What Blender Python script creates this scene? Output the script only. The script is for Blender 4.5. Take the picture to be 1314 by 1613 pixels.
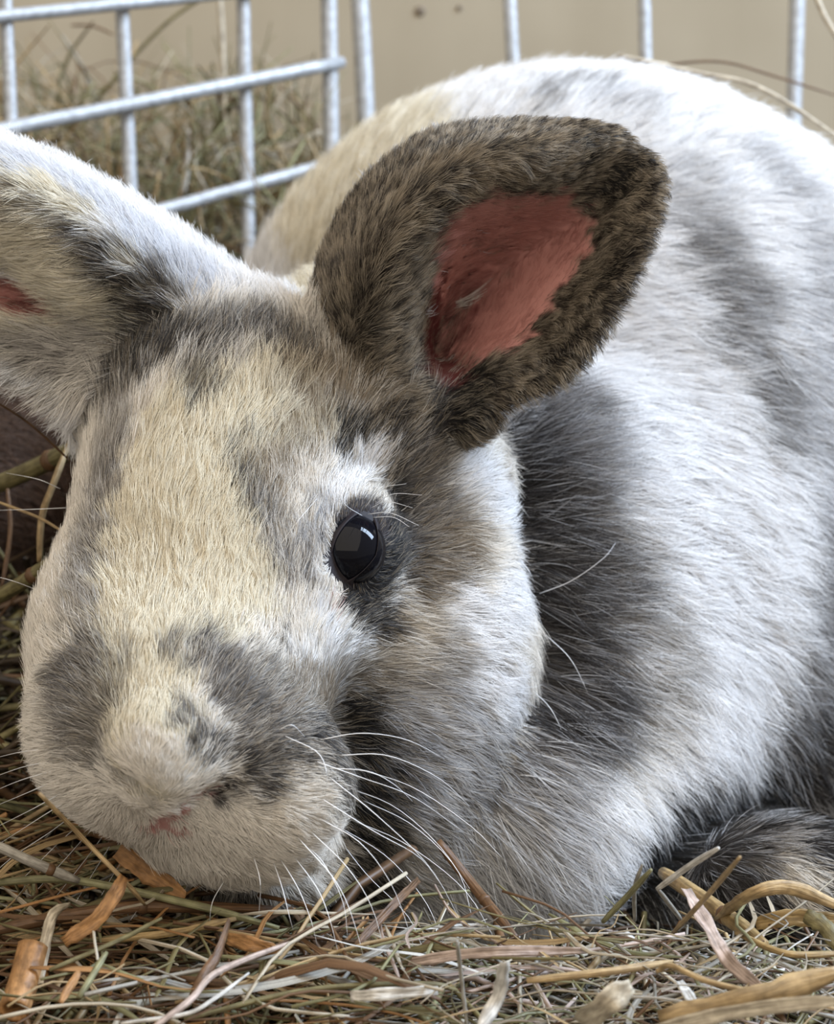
import bpy, math, random
import numpy as np
from mathutils import Vector, Matrix
from mathutils.bvhtree import BVHTree
from mathutils.kdtree import KDTree

rng = np.random.default_rng(7)
random.seed(7)
SC = bpy.context.scene
COL = SC.collection
for o in list(bpy.data.objects):
    bpy.data.objects.remove(o)

# ------------------------------------------------------------------ camera
W_PX, H_PX, FPX = 1314.0, 1613.0, 3200.0
CAM_H, PITCH = 0.190, math.radians(16)
cam_d = bpy.data.cameras.new('camera')
cam = bpy.data.objects.new('camera', cam_d)
COL.objects.link(cam)
cam.location = (0, 0, CAM_H)
cam.rotation_euler = (math.radians(90) - PITCH, 0, 0)
cam_d.sensor_fit = 'HORIZONTAL'
cam_d.sensor_width = 36
cam_d.lens = 36 * FPX / W_PX
cam_d.clip_start = 0.01
cam_d.dof.use_dof = True
cam_d.dof.focus_distance = 0.402
cam_d.dof.aperture_fstop = 30
SC.camera = cam
CM = Matrix.Translation(cam.location) @ cam.rotation_euler.to_matrix().to_4x4()
CR = np.array(CM.to_3x3()); CT = np.array(CM.translation)

# ------------------------------------------------------------------ light
SC.view_settings.view_transform = 'Standard'
SC.view_settings.look = 'None'
SC.view_settings.gamma = 1
SC.view_settings.use_curve_mapping = False
SC.view_settings.exposure = 0.98
SC.cycles.max_bounces = 8
SC.cycles.diffuse_bounces = 5
SC.cycles.use_denoising = True
world = bpy.data.worlds.new('world'); SC.world = world
world.use_nodes = True
bgn = world.node_tree.nodes['Background']
bgn.inputs[0].default_value = (0.95, 0.90, 0.82, 1)
bgn.inputs[1].default_value = 0.24


def area(name, loc, target, size, power, color, sy=None):
    l = bpy.data.lights.new(name, 'AREA')
    l.shape = 'RECTANGLE'; l.size = size; l.size_y = sy or size
    l.energy = power; l.color = color
    o = bpy.data.objects.new(name, l); COL.objects.link(o)
    o.location = loc
    d = Vector(target) - Vector(loc)
    o.rotation_euler = d.to_track_quat('-Z', 'Y').to_euler()
    return o


area('open_side_daylight', (0.85, 0.55, 0.85), (0.05, 0.48, 0.08), 0.28, 17.5, (0.62, 0.78, 1.0), sy=0.75)
area('front_daylight', (-0.10, -0.40, 1.15), (-0.02, 0.42, 0.08), 2.2, 14.0, (1.0, 0.90, 0.76))


# ------------------------------------------------------------------ coordinates
def P(px, py, D):                       # photo pixel and depth (m) to a world point
    c = np.array([(px - W_PX / 2) / FPX * D, -(py - H_PX / 2) / FPX * D, -D])
    return CR @ c + CT


def G(px, py, z=0.0):                   # photo pixel to the world point at height z
    d = CR @ np.array([(px - W_PX / 2) / FPX, -(py - H_PX / 2) / FPX, -1.0])
    return CT + d * ((z - CT[2]) / d[2])


# ------------------------------------------------------------------ helpers
def tag(o, label=None, cat=None, group=None, kind=None):
    if label: o['label'] = label
    if cat: o['category'] = cat
    if group: o['group'] = group
    if kind: o['kind'] = kind
    return o


def empty(name, loc=(0, 0, 0)):
    o = bpy.data.objects.new(name, None); COL.objects.link(o)
    o.location = loc; o.empty_display_size = 0.01
    return o


def mesh_obj(name, verts, faces, mat, parent=None, smooth=True, attr=None):
    me = bpy.data.meshes.new(name)
    me.from_pydata([tuple(map(float, v)) for v in verts], [], faces)
    if smooth: me.polygons.foreach_set('use_smooth', [True] * len(me.polygons))
    if attr is not None:
        a = me.color_attributes.new('col', 'FLOAT_COLOR', 'POINT')
        a.data.foreach_set('color', np.concatenate([attr, np.ones((len(attr), 1))], 1).astype(np.float32).ravel())
    me.materials.append(mat)
    o = bpy.data.objects.new(name, me); COL.objects.link(o)
    if parent:
        o.parent = parent
        o.matrix_parent_inverse = Matrix.Translation(-Vector(parent.location))
    return o


def catmull(pts, n):
    pts = np.asarray(pts, float)
    if len(pts) == 2:
        t = np.linspace(0, 1, n)[:, None]
        return pts[0] * (1 - t) + pts[1] * t
    p = np.vstack([2 * pts[0] - pts[1], pts, 2 * pts[-1] - pts[-2]])
    m = len(pts) - 1
    out = []
    for u in np.linspace(0, m - 1e-6, n):
        i = int(u); t = u - i
        a, b, c, d = p[i], p[i + 1], p[i + 2], p[i + 3]
        out.append(0.5 * (2 * b + (c - a) * t + (2 * a - 5 * b + 4 * c - d) * t * t + (3 * b - a - 3 * c + d) * t ** 3))
    return np.array(out)


def tube(path, rad, sides=8, flat=1.0, up=None, twist=0.0, cap=True):
    """swept tube; rad scalar or per-point; flat<1 squashes the section into a blade"""
    path = np.asarray(path, float); n = len(path)
    rad = np.full(n, rad) if np.isscalar(rad) else np.asarray(rad)
    tg = np.gradient(path, axis=0); tg /= np.linalg.norm(tg, axis=1)[:, None] + 1e-12
    ref = np.array([0, 0, 1.0]) if up is None else np.asarray(up, float)
    V = []
    for i in range(n):
        a = np.cross(tg[i], ref)
        if np.linalg.norm(a) < 1e-3: a = np.cross(tg[i], np.array([1.0, 0.1, 0]))
        a /= np.linalg.norm(a); b = np.cross(tg[i], a)
        th = twist * i / max(1, n - 1)
        a2 = a * math.cos(th) + b * math.sin(th); b2 = -a * math.sin(th) + b * math.cos(th)
        for k in range(sides):
            w = 2 * math.pi * k / sides
            V.append(path[i] + rad[i] * (a2 * math.cos(w) + b2 * flat * math.sin(w)))
    F = []
    for i in range(n - 1):
        for k in range(sides):
            k2 = (k + 1) % sides
            F.append((i * sides + k, i * sides + k2, (i + 1) * sides + k2, (i + 1) * sides + k))
    if cap:
        F.append(tuple(range(sides))[::-1]); F.append(tuple((n - 1) * sides + k for k in range(sides)))
    return V, F


def new_mat(name):
    m = bpy.data.materials.new(name); m.use_nodes = True
    nt = m.node_tree; b = nt.nodes['Principled BSDF']
    return m, nt, b


def noise3(p, scale, seed=0):           # smooth value noise built from sinusoids, ~[-1,1]
    r = np.random.default_rng(seed)
    out = np.zeros(len(p)); a = 0
    for k in range(10):
        d = r.normal(size=3); d /= np.linalg.norm(d)
        f = scale * r.uniform(0.6, 1.9)
        out += np.sin((p @ d) * f * 2 * math.pi + r.uniform(0, 6.28)) ; a += 1
    return out / math.sqrt(a) / 0.9


# ------------------------------------------------------------------ materials
def wall_material():
    m, nt, b = new_mat('painted_board')
    tc = nt.nodes.new('ShaderNodeTexCoord')
    mp = nt.nodes.new('ShaderNodeMapping'); mp.inputs['Scale'].default_value = (14, 1, 1.6)
    nt.links.new(tc.outputs['Object'], mp.inputs[0])
    n1 = nt.nodes.new('ShaderNodeTexNoise'); n1.inputs['Scale'].default_value = 1.4; n1.inputs['Detail'].default_value = 5
    nt.links.new(mp.outputs[0], n1.inputs[0])
    n2 = nt.nodes.new('ShaderNodeTexNoise'); n2.inputs['Scale'].default_value = 11; n2.inputs['Detail'].default_value = 3
    nt.links.new(tc.outputs['Object'], n2.inputs[0])
    r = nt.nodes.new('ShaderNodeValToRGB')
    r.color_ramp.elements[0].position = 0.3; r.color_ramp.elements[0].color = (0.30, 0.245, 0.165, 1)
    r.color_ramp.elements[1].position = 0.7; r.color_ramp.elements[1].color = (0.40, 0.335, 0.24, 1)
    mx = nt.nodes.new('ShaderNodeMath'); mx.operation = 'ADD'
    h = nt.nodes.new('ShaderNodeMath'); h.operation = 'MULTIPLY'; h.inputs[1].default_value = 0.5
    h2 = nt.nodes.new('ShaderNodeMath'); h2.operation = 'MULTIPLY'; h2.inputs[1].default_value = 0.5
    nt.links.new(n1.outputs[0], h.inputs[0]); nt.links.new(n2.outputs[0], h2.inputs[0])
    nt.links.new(h.outputs[0], mx.inputs[0]); nt.links.new(h2.outputs[0], mx.inputs[1])
    nt.links.new(mx.outputs[0], r.inputs[0]); nt.links.new(r.outputs[0], b.inputs['Base Color'])
    b.inputs['Roughness'].default_value = 0.7
    return m


def metal_material():
    m, nt, b = new_mat('galvanised_steel')
    tc = nt.nodes.new('ShaderNodeTexCoord')
    n1 = nt.nodes.new('ShaderNodeTexNoise'); n1.inputs['Scale'].default_value = 420; n1.inputs['Detail'].default_value = 4
    nt.links.new(tc.outputs['Object'], n1.inputs[0])
    r = nt.nodes.new('ShaderNodeValToRGB')
    r.color_ramp.elements[0].position = 0.35; r.color_ramp.elements[0].color = (0.28, 0.285, 0.29, 1)
    r.color_ramp.elements[1].position = 0.6; r.color_ramp.elements[1].color = (0.40, 0.41, 0.43, 1)
    nt.links.new(n1.outputs[0], r.inputs[0]); nt.links.new(r.outputs[0], b.inputs['Base Color'])
    b.inputs['Metallic'].default_value = 0.2; b.inputs['Roughness'].default_value = 0.45
    bp = nt.nodes.new('ShaderNodeBump'); bp.inputs['Strength'].default_value = 0.08; bp.inputs['Distance'].default_value = 0.0003
    nt.links.new(n1.outputs[0], bp.inputs['Height']); nt.links.new(bp.outputs[0], b.inputs['Normal'])
    return m


def hair_material():
    m, nt, b = new_mat('rabbit_fur')
    at = nt.nodes.new('ShaderNodeAttribute'); at.attribute_name = 'col'
    nt.links.new(at.outputs['Color'], b.inputs['Base Color'])
    b.inputs['Roughness'].default_value = 0.55
    b.inputs['Specular IOR Level'].default_value = 0.28
    tr = nt.nodes.new('ShaderNodeBsdfTranslucent'); nt.links.new(at.outputs['Color'], tr.inputs[0])
    mx = nt.nodes.new('ShaderNodeMixShader'); mx.inputs[0].default_value = 0.18
    nt.links.new(b.outputs[0], mx.inputs[1]); nt.links.new(tr.outputs[0], mx.inputs[2])
    nt.links.new(mx.outputs[0], nt.nodes['Material Output'].inputs[0])
    return m


def skin_material():
    m, nt, b = new_mat('rabbit_skin')
    at = nt.nodes.new('ShaderNodeAttribute'); at.attribute_name = 'col'
    nt.links.new(at.outputs['Color'], b.inputs['Base Color'])
    b.inputs['Roughness'].default_value = 0.6
    b.inputs['Specular IOR Level'].default_value = 0.2
    tc = nt.nodes.new('ShaderNodeTexCoord')
    n1 = nt.nodes.new('ShaderNodeTexNoise'); n1.inputs['Scale'].default_value = 900
    nt.links.new(tc.outputs['Object'], n1.inputs[0])
    bp = nt.nodes.new('ShaderNodeBump'); bp.inputs['Strength'].default_value = 0.3; bp.inputs['Distance'].default_value = 0.0004
    nt.links.new(n1.outputs[0], bp.inputs['Height']); nt.links.new(bp.outputs[0], b.inputs['Normal'])
    return m


def hay_material(name='dry_hay', use_attr=False, color=None):
    m, nt, b = new_mat(name)
    tc = nt.nodes.new('ShaderNodeTexCoord')
    n1 = nt.nodes.new('ShaderNodeTexNoise'); n1.inputs['Scale'].default_value = 420; n1.inputs['Detail'].default_value = 3
    nt.links.new(tc.outputs['Object'], n1.inputs[0])
    mix = nt.nodes.new('ShaderNodeMix'); mix.data_type = 'RGBA'; mix.blend_type = 'MULTIPLY'
    mix.inputs[0].default_value = 0.75
    r = nt.nodes.new('ShaderNodeValToRGB')
    r.color_ramp.elements[0].position = 0.3; r.color_ramp.elements[0].color = (0.45, 0.42, 0.38, 1)
    r.color_ramp.elements[1].position = 0.62; r.color_ramp.elements[1].color = (1, 1, 1, 1)
    nt.links.new(n1.outputs[0], r.inputs[0])
    if use_attr:
        at = nt.nodes.new('ShaderNodeAttribute'); at.attribute_name = 'col'
        nt.links.new(at.outputs['Color'], mix.inputs[6])
    else:
        mix.inputs[6].default_value = (*color, 1)
    if not use_attr:                    # grain running along the stalk
        uv = nt.nodes.new('ShaderNodeAttribute'); uv.attribute_name = 'grain'
        n2 = nt.nodes.new('ShaderNodeTexNoise'); n2.inputs['Scale'].default_value = 1.0; n2.inputs['Detail'].default_value = 4
        nt.links.new(uv.outputs['Vector'], n2.inputs[0])
        r2 = nt.nodes.new('ShaderNodeValToRGB')
        r2.color_ramp.elements[0].position = 0.36; r2.color_ramp.elements[0].color = (0.34, 0.29, 0.25, 1)
        r2.color_ramp.elements[1].position = 0.58; r2.color_ramp.elements[1].color = (1.15, 1.12, 1.08, 1)
        nt.links.new(n2.outputs[0], r2.inputs[0])
        m2 = nt.nodes.new('ShaderNodeMix'); m2.data_type = 'RGBA'; m2.blend_type = 'MULTIPLY'; m2.inputs[0].default_value = .8
        nt.links.new(r.outputs[0], m2.inputs[6]); nt.links.new(r2.outputs[0], m2.inputs[7])
        bp = nt.nodes.new('ShaderNodeBump'); bp.inputs['Strength'].default_value = .7; bp.inputs['Distance'].default_value = .0004
        nt.links.new(n2.outputs[0], bp.inputs['Height']); nt.links.new(bp.outputs[0], b.inputs['Normal'])
        r = m2; rout = m2.outputs[2]
    else: rout = r.outputs[0]
    nt.links.new(rout, mix.inputs[7])
    nt.links.new(mix.outputs[2], b.inputs['Base Color'])
    b.inputs['Roughness'].default_value = 0.5
    b.inputs['Specular IOR Level'].default_value = 0.35
    return m


M_WALL = wall_material()
M_METAL = metal_material()
M_HAIR = hair_material()
M_SKIN = skin_material()
M_HAYMIX = hay_material('hay_mixed', True)
HAYC = {
    'pale': (0.50, 0.44, 0.34), 'white': (0.62, 0.60, 0.56), 'straw': (0.42, 0.30, 0.155),
    'orange': (0.36, 0.19, 0.075), 'green': (0.24, 0.23, 0.12), 'olive': (0.17, 0.145, 0.065),
    'brown': (0.14, 0.075, 0.035), 'gold': (0.36, 0.25, 0.11), 'grey': (0.33, 0.31, 0.27), 'pink': (0.46, 0.36, 0.31), 'shade_umber': (0.055, 0.036, 0.020),
}
M_HAY = {k: hay_material('hay_' + k, False, v) for k, v in HAYC.items()}

# ------------------------------------------------------------------ setting
def box(x0, x1, y0, y1, z0, z1):
    V = [(x, y, z) for x in (x0, x1) for y in (y0, y1) for z in (z0, z1)]
    F = [(0, 1, 3, 2), (4, 6, 7, 5), (0, 4, 5, 1), (2, 3, 7, 6), (0, 2, 6, 4), (1, 5, 7, 3)]
    return V, F


WALL_Y = 0.93
fm, fnt, fb = new_mat('dark_litter')
fn = fnt.nodes.new('ShaderNodeTexNoise'); fn.inputs['Scale'].default_value = 90
fr = fnt.nodes.new('ShaderNodeValToRGB')
fr.color_ramp.elements[0].color = (0.018, 0.012, 0.008, 1); fr.color_ramp.elements[1].color = (0.07, 0.05, 0.03, 1)
fnt.links.new(fn.outputs[0], fr.inputs[0]); fnt.links.new(fr.outputs[0], fb.inputs['Base Color'])
fb.inputs['Roughness'].default_value = 0.9
v, f = box(-0.9, 0.9, -0.2, WALL_Y + 0.05, -0.08, -0.052)
tag(mesh_obj('floor', v, f, fm, smooth=False), 'dark litter floor under the hay', 'floor', kind='structure')
v, f = box(-0.9, 0.9, WALL_Y, WALL_Y + 0.02, -0.052, 0.9)
wall = mesh_obj('wall_back', v, f, M_WALL, smooth=False)
tag(wall, 'beige painted board wall behind the wire pen', 'wall', kind='structure')
# small screw heads set in the board
sm, snt, sb = new_mat('rusty_screw'); sb.inputs['Base Color'].default_value = (0.17, 0.13, 0.09, 1); sb.inputs['Roughness'].default_value = 0.7
def wall_hit(px, py):
    d = CR @ np.array([(px - W_PX / 2) / FPX, -(py - H_PX / 2) / FPX, -1.0])
    return CT + d * ((WALL_Y - CT[1]) / d[1])
for (sx, sy, sr) in ((662, 17, .0023), (724, 12, .0012)):
    c = wall_hit(sx, sy)
    v, f = tube([c + np.array([0, 0.002, 0]), c + np.array([0, -0.0004, 0]), c + np.array([0, -0.0008, 0])], [sr, sr, sr * .7], 12)
    mesh_obj('screw', v, f, sm, wall)

# ------------------------------------------------------------------ wire pen
def wire(parent, a, b, r, n=14, name='wire', jitter=0.00005, seed=0):
    q = np.random.default_rng(seed)
    t = np.linspace(0, 1, n)[:, None]
    path = np.array(a) * (1 - t) + np.array(b) * t + q.normal(size=(n, 3)) * jitter
    rr = r * (1 + q.normal(size=n) * 0.006)
    rr[0] *= .8; rr[-1] *= .8
    v, f = tube(path, rr, 12)
    return mesh_obj(name, v, f, M_METAL, parent)


def lerp_ext(a, b, t):
    a = np.array(a); b = np.array(b)
    return a + (b - a) * t


pl = empty('pen_panel', P(520, 900, 0.74))
tag(pl, 'galvanised wire pen panel with rising cross wires above the left ear', 'pen panel', 'wire pen panels')
def LP(px, py): return P(px, py, 0.67 + 0.07 * px / 520.0)
def rod2(par, x0, y0, x1, y1, t0, t1, r, off=0.0, seed=0):
    a, b = LP(x0, y0), LP(x1, y1)
    o = np.array([0, off, 0])
    return wire(par, lerp_ext(a, b, t0) + o, lerp_ext(a, b, t1) + o, r, seed=seed)
rod2(pl, 5, 0, 14, 200, -0.6, 2.6, .0022, .0040, 1)
rod2(pl, 189, 0, 200, 230, -0.6, 2.2, .0024, .0042, 2)
rod2(pl, 381, 0, 388, 290, -0.5, 2.0, .0024, .0042, 3)
rod2(pl, 517, 0, 521, 215, -0.6, 2.4, .0030, .0046, 4)
rod2(pl, 0, 26, 540, -30, -0.4, 1.0, .0022, 0, 5)
rod2(pl, 0, 205, 540, 98, -0.4, 1.0, .0025, 0, 6)
rod2(pl, 235, 336, 540, 252, -1.2, 1.0, .0023, 0, 7)
pb = empty('pen_panel', P(900, 900, 0.80))
tag(pb, 'galvanised wire pen panel with only upright wires behind the rabbit back', 'pen panel', 'wire pen panels')
for i, (x0, x1, y1, r) in enumerate(((567, 577, 190, .0036), (803, 808, 95, .0027), (1015, 1018, 110, .0025), (1256, 1249, 240, .0030), (1478, 1466, 240, .0027))):
    a, b = P(x0, 0, .80), P(x1, y1, .80)
    k = 900 / y1
    wire(pb, lerp_ext(a, b, -0.9 * 200 / y1), lerp_ext(a, b, k), r, seed=20 + i)
for yy in (-190, 1000):
    wire(pb, P(560, yy, .796), P(1480, yy + 30, .796), .0025, seed=30 + yy % 7)

# ------------------------------------------------------------------ the rabbit: implicit surface
VX = 1.5                                # voxel (mm)
X0, X1, Y0, Y1, Z0, Z1 = -132, 158, -92, 138, 335, 735


class Field:
    def __init__(s, X0, X1, Y0, Y1, Z0, Z1, vx):
        s.vx = vx; s.o = np.array([X0, Y0, Z0], float)
        s.n = (int((X1 - X0) / vx), int((Y1 - Y0) / vx), int((Z1 - Z0) / vx))
        s.x = (X0 + np.arange(s.n[0]) * vx).astype(np.float32)[:, None, None]
        s.y = (Y0 + np.arange(s.n[1]) * vx).astype(np.float32)[None, :, None]
        s.z = (Z0 + np.arange(s.n[2]) * vx).astype(np.float32)[None, None, :]
        s.v = np.full(s.n, 60.0, np.float32)

    def ell(s, px, py, D, rx, ry, rz, rot=0.0, k=8.0, tilt=0.0, sub=False):
        """ellipsoid; centre by pixel+depth(mm), radii in pixels at that depth, rot in the image plane (deg)"""
        u = D / FPX
        cx, cy = (px - W_PX / 2) * u, -(py - H_PX / 2) * u
        a = math.radians(rot); ca, sa = math.cos(a), math.sin(a)
        dx, dy, dz = s.x - cx, s.y - cy, s.z - D
        X = dx * ca + dy * sa; Y = -dx * sa + dy * ca
        Zz = dz
        if tilt:
            t = math.radians(tilt); ct, st = math.cos(t), math.sin(t)
            Y, Zz = Y * ct + Zz * st, -Y * st + Zz * ct
        A, B, C = rx * u, ry * u, rz * u
        k0 = np.sqrt((X / A) ** 2 + (Y / B) ** 2 + (Zz / C) ** 2)
        k1 = np.sqrt((X / A ** 2) ** 2 + (Y / B ** 2) ** 2 + (Zz / C ** 2) ** 2)
        d = k0 * (k0 - 1) / (k1 + 1e-6)
        s.comb(d, k, sub)

    def comb(s, d, k, sub=False):
        if sub:
            h = np.clip(0.5 - 0.5 * (s.v + d) / k, 0, 1)
            s.v = s.v * (1 - h) - d * h + k * h * (1 - h)
        else:
            h = np.clip(0.5 + 0.5 * (s.v - d) / k, 0, 1)
            s.v = s.v * (1 - h) + d * h - k * h * (1 - h)

    def splat(s, pts, rad, reach=6.5):
        """distance to a cloud of points (mm, camera frame) minus rad"""
        out = np.full(s.n, 30.0, np.float32)
        m = int(math.ceil(reach / s.vx))
        r = np.arange(-m, m + 1)
        st = np.array(np.meshgrid(r, r, r, indexing='ij')).reshape(3, -1).T
        base = np.round((pts - s.o) / s.vx).astype(int)
        flat = out.ravel()
        for i in range(0, len(pts), 1500):
            idx = base[i:i + 1500, None, :] + st[None]
            ok = np.all((idx >= 0) & (idx < np.array(s.n)), axis=2)
            d = np.linalg.norm(idx * s.vx + s.o - pts[i:i + 1500, None, :], axis=2) - np.asarray(rad)[i:i + 1500, None]
            lin = (idx[..., 0] * s.n[1] + idx[..., 1]) * s.n[2] + idx[..., 2]
            np.minimum.at(flat, lin[ok], d[ok].astype(np.float32))
        return flat.reshape(s.n)

    def nets(s):
        v = s.v; n = v.shape
        s.v[0, :, :] = np.maximum(v[0], 1); s.v[-1] = np.maximum(v[-1], 1)
        s.v[:, 0] = np.maximum(v[:, 0], 1); s.v[:, -1] = np.maximum(v[:, -1], 1)
        s.v[:, :, 0] = np.maximum(v[:, :, 0], 1); s.v[:, :, -1] = np.maximum(v[:, :, -1], 1)
        ins = v < 0
        c = [ins[i:n[0] - 1 + i, j:n[1] - 1 + j, k:n[2] - 1 + k] for i in (0, 1) for j in (0, 1) for k in (0, 1)]
        cnt = sum(q.astype(np.int8) for q in c)
        act = (cnt > 0) & (cnt < 8)
        ci = np.argwhere(act)
        vid = np.full(act.shape, -1, np.int64); vid[act] = np.arange(len(ci))
        acc = np.zeros((len(ci), 3)); w = np.zeros(len(ci))
        corners = [(i, j, k) for i in (0, 1) for j in (0, 1) for k in (0, 1)]
        vals = {q: v[ci[:, 0] + q[0], ci[:, 1] + q[1], ci[:, 2] + q[2]] for q in corners}
        for a in corners:
            for ax in range(3):
                if a[ax]: continue
                b = list(a); b[ax] = 1; b = tuple(b)
                va, vb = vals[a], vals[b]
                m = (va < 0) != (vb < 0)
                t = np.where(m, va / (va - vb + 1e-12), 0)
                p = np.array(a)[None] + (np.array(b) - np.array(a))[None] * t[:, None]
                acc[m] += p[m]; w[m] += 1
        V = (ci + acc / w[:, None]) * s.vx + s.o
        F = []
        for ax in range(3):
            sl0 = [slice(None)] * 3; sl1 = [slice(None)] * 3
            sl0[ax] = slice(0, -1); sl1[ax] = slice(1, None)
            ch = ins[tuple(sl0)] != ins[tuple(sl1)]
            e = np.argwhere(ch)
            o1, o2 = [(1, 2), (2, 0), (0, 1)][ax]
            e = e[(e[:, o1] > 0) & (e[:, o2] > 0) & (e[:, o1] < n[o1] - 1) & (e[:, o2] < n[o2] - 1)]
            A = e.copy(); B = e.copy(); B[:, o1] -= 1; Cc = B.copy(); Cc[:, o2] -= 1; Dd = e.copy(); Dd[:, o2] -= 1
            q = np.stack([vid[tuple(z.T)] for z in (A, B, Cc, Dd)], 1)
            neg = ins[tuple(e.T)]
            q[neg] = q[neg][:, ::-1]
            F.append(q)
        F = np.vstack(F)
        F = F[(F >= 0).all(1)]
        return V, F


def cam_mm(px, py, D):
    u = D / FPX
    return np.array([(px - W_PX / 2) * u, -(py - H_PX / 2) * u, D], float)


def mm_to_world(V):
    c = V.copy() / 1000.0
    c[:, 2] *= -1
    return c @ CR.T + CT


EAR_N = [   # the ear beside the eye: rim A, crest, inner edge, deep centre, inner right, rim B
    [(480, 585, 448), (555, 600, 430), (635, 625, 430), (675, 645, 444), (712, 650, 436), (742, 668, 430)],
    [(500, 480, 446), (560, 495, 420), (630, 520, 426), (680, 560, 456), (755, 580, 438), (808, 622, 428)],
    [(540, 370, 442), (595, 400, 414), (655, 420, 422), (725, 475, 456), (820, 530, 440), (895, 580, 426)],
    [(600, 285, 437), (652, 330, 413), (695, 355, 421), (785, 415, 451), (885, 470, 437), (960, 490, 426)],
    [(690, 222, 434), (730, 270, 414), (770, 310, 422), (855, 365, 445), (940, 400, 434), (1003, 410, 426)],
    [(800, 204, 434), (830, 245, 416), (860, 280, 424), (915, 320, 438), (980, 335, 431), (1032, 335, 427)],
    [(910, 204, 432), (925, 222, 424), (942, 243, 427), (972, 264, 432), (1008, 276, 431), (1038, 285, 428)],
    [(972, 214, 431), (984, 221, 429), (994, 229, 429), (1004, 238, 430), (1015, 246, 430), (1027, 256, 430)],
]
EAR_F = [   # the far ear running out of the frame: upper rim to lower rim
    [(440, 495, 452), (375, 510, 436), (300, 545, 428), (240, 590, 430), (190, 630, 434), (145, 672, 440)],
    [(345, 428, 448), (290, 450, 427), (230, 495, 427), (175, 540, 434), (135, 592, 432), (103, 638, 432)],
    [(238, 350, 446), (190, 380, 420), (140, 435, 420), (92, 490, 438), (70, 555, 430), (50, 598, 427)],
    [(120, 280, 444), (80, 320, 416), (40, 375, 420), (0, 450, 444), (-20, 525, 430), (-38, 562, 424)],
    [(0, 228, 442), (-40, 270, 414), (-80, 335, 420), (-110, 410, 440), (-130, 475, 430), (-140, 512, 424)],
    [(-110, 202, 440), (-140, 235, 418), (-165, 290, 424), (-182, 345, 436), (-192, 395, 430), (-200, 425, 426)],
    [(-185, 205, 436), (-198, 232, 426), (-208, 258, 428), (-216, 282, 430), (-220, 302, 430), (-224, 318, 428)],
]


def ear_points(secs, nu, nv):
    S = np.array([[cam_mm(*q) for q in s] for s in secs])
    rows = np.array([catmull(s, nv) for s in S])
    cols = np.array([catmull(rows[:, j], nu) for j in range(nv)])
    return cols.transpose(1, 0, 2)


fld = Field(X0, X1, Y0, Y1, Z0, Z1, VX)
E = fld.ell
# body
E(905, 610, 612, 520, 470, 470)
E(1180, 760, 600, 420, 440, 420, k=25)
E(1330, 1190, 535, 300, 190, 200, k=14)
E(1180, 1230, 560, 260, 170, 160, k=14)
E(1290, 1010, 560, 250, 290, 250, k=14)
E(1020, 830, 545, 270, 420, 280, k=30)
E(980, 1000, 515, 250, 340, 230, k=25)
E(850, 1180, 482, 250, 240, 200, k=22)
E(840, 900, 495, 225, 320, 230, k=22)
E(800, 1290, 452, 165, 150, 140, k=18)
E(640, 1330, 450, 140, 110, 120, k=14)
E(600, 640, 500, 230, 205, 200, k=14)
# foot, then a filler mass coloured dark for the shade under the body
E(1270, 1385, 440, 170, 82, 90, k=4, rot=-4)
E(1130, 1390, 475, 200, 90, 120, k=8)
body_only = fld.v.copy()
fld.v = np.full(fld.n, 60.0, np.float32)
# head
E(372, 730, 440, 225, 250, 215)
E(340, 930, 422, 235, 240, 215, k=16)
E(290, 1140, 394, 214, 190, 195, k=16)
E(410, 1230, 386, 135, 115, 115, k=6)
E(168, 1160, 390, 98, 105, 115, k=8)
E(375, 1310, 400, 140, 75, 110, k=8)
E(400, 1368, 425, 115, 55, 100, k=5)
E(255, 1190, 370, 80, 88, 85, k=6)
E(165, 1010, 410, 90, 120, 130, k=14)
E(640, 1010, 447, 180, 230, 180, k=14)
E(590, 1210, 442, 170, 170, 160, k=12)
E(560, 680, 446, 165, 150, 150, k=10)
E(545, 862, 420, 72, 92, 75, k=6, rot=-20)
E(680, 790, 452, 110, 140, 120, k=10)
# nostril folds
for q in ((330, 1250, 371), (345, 1243, 372)): E(*q, 26, 9, 30, sub=True, k=2.0, rot=28)
E(302, 1266, 366, 36, 14, 34, sub=True, k=2.5, rot=28)
E(205, 1232, 364, 36, 13, 30, sub=True, k=3, rot=-38)
E(268, 1318, 364, 13, 40, 30, sub=True, k=3)
# sockets for the eyes
EYE_C = cam_mm(550, 866, 413.5); EYE_R = 7.6
E(558, 863, 400, 34, 57, 90, sub=True, k=1.2, rot=-20)
head_only = fld.v
h = np.clip(0.5 + 0.5 * (head_only - body_only) / 7, 0, 1)
fld.v = head_only * (1 - h) + body_only * h - 7 * h * (1 - h)
ears = []
for secs, nu, nv in ((EAR_N, 120, 84), (EAR_F, 130, 84)):
    pts = ear_points(secs, nu, nv)
    rr = np.full((nu, nv), 1.5)
    rr *= (1.0 + 0.5 * np.cos(np.linspace(-math.pi, math.pi, nv)) * -0.3)[None]
    rr[:12] += np.linspace(2.0, 0, 12)[:, None]
    e = fld.splat(pts.reshape(-1, 3), rr.ravel())
    ears.append((e, pts))
    fld.comb(e, 6.5)
V, F = fld.nets()
# smooth a little, keep only verts outside tiny noise
def smooth(V, F, it=3, lam=0.45):
    e = np.vstack([F[:, [0, 1]], F[:, [1, 2]], F[:, [2, 3]], F[:, [3, 0]]])
    for _ in range(it):
        s = np.zeros_like(V); c = np.zeros(len(V))
        for a, b in ((0, 1), (1, 0)):
            for k in range(3): s[:, k] += np.bincount(e[:, a], V[e[:, b], k], len(V))
            c += np.bincount(e[:, a], minlength=len(V))
        V = V + lam * (s / np.maximum(c, 1)[:, None] - V)
    return V
V = smooth(V, F)


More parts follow.
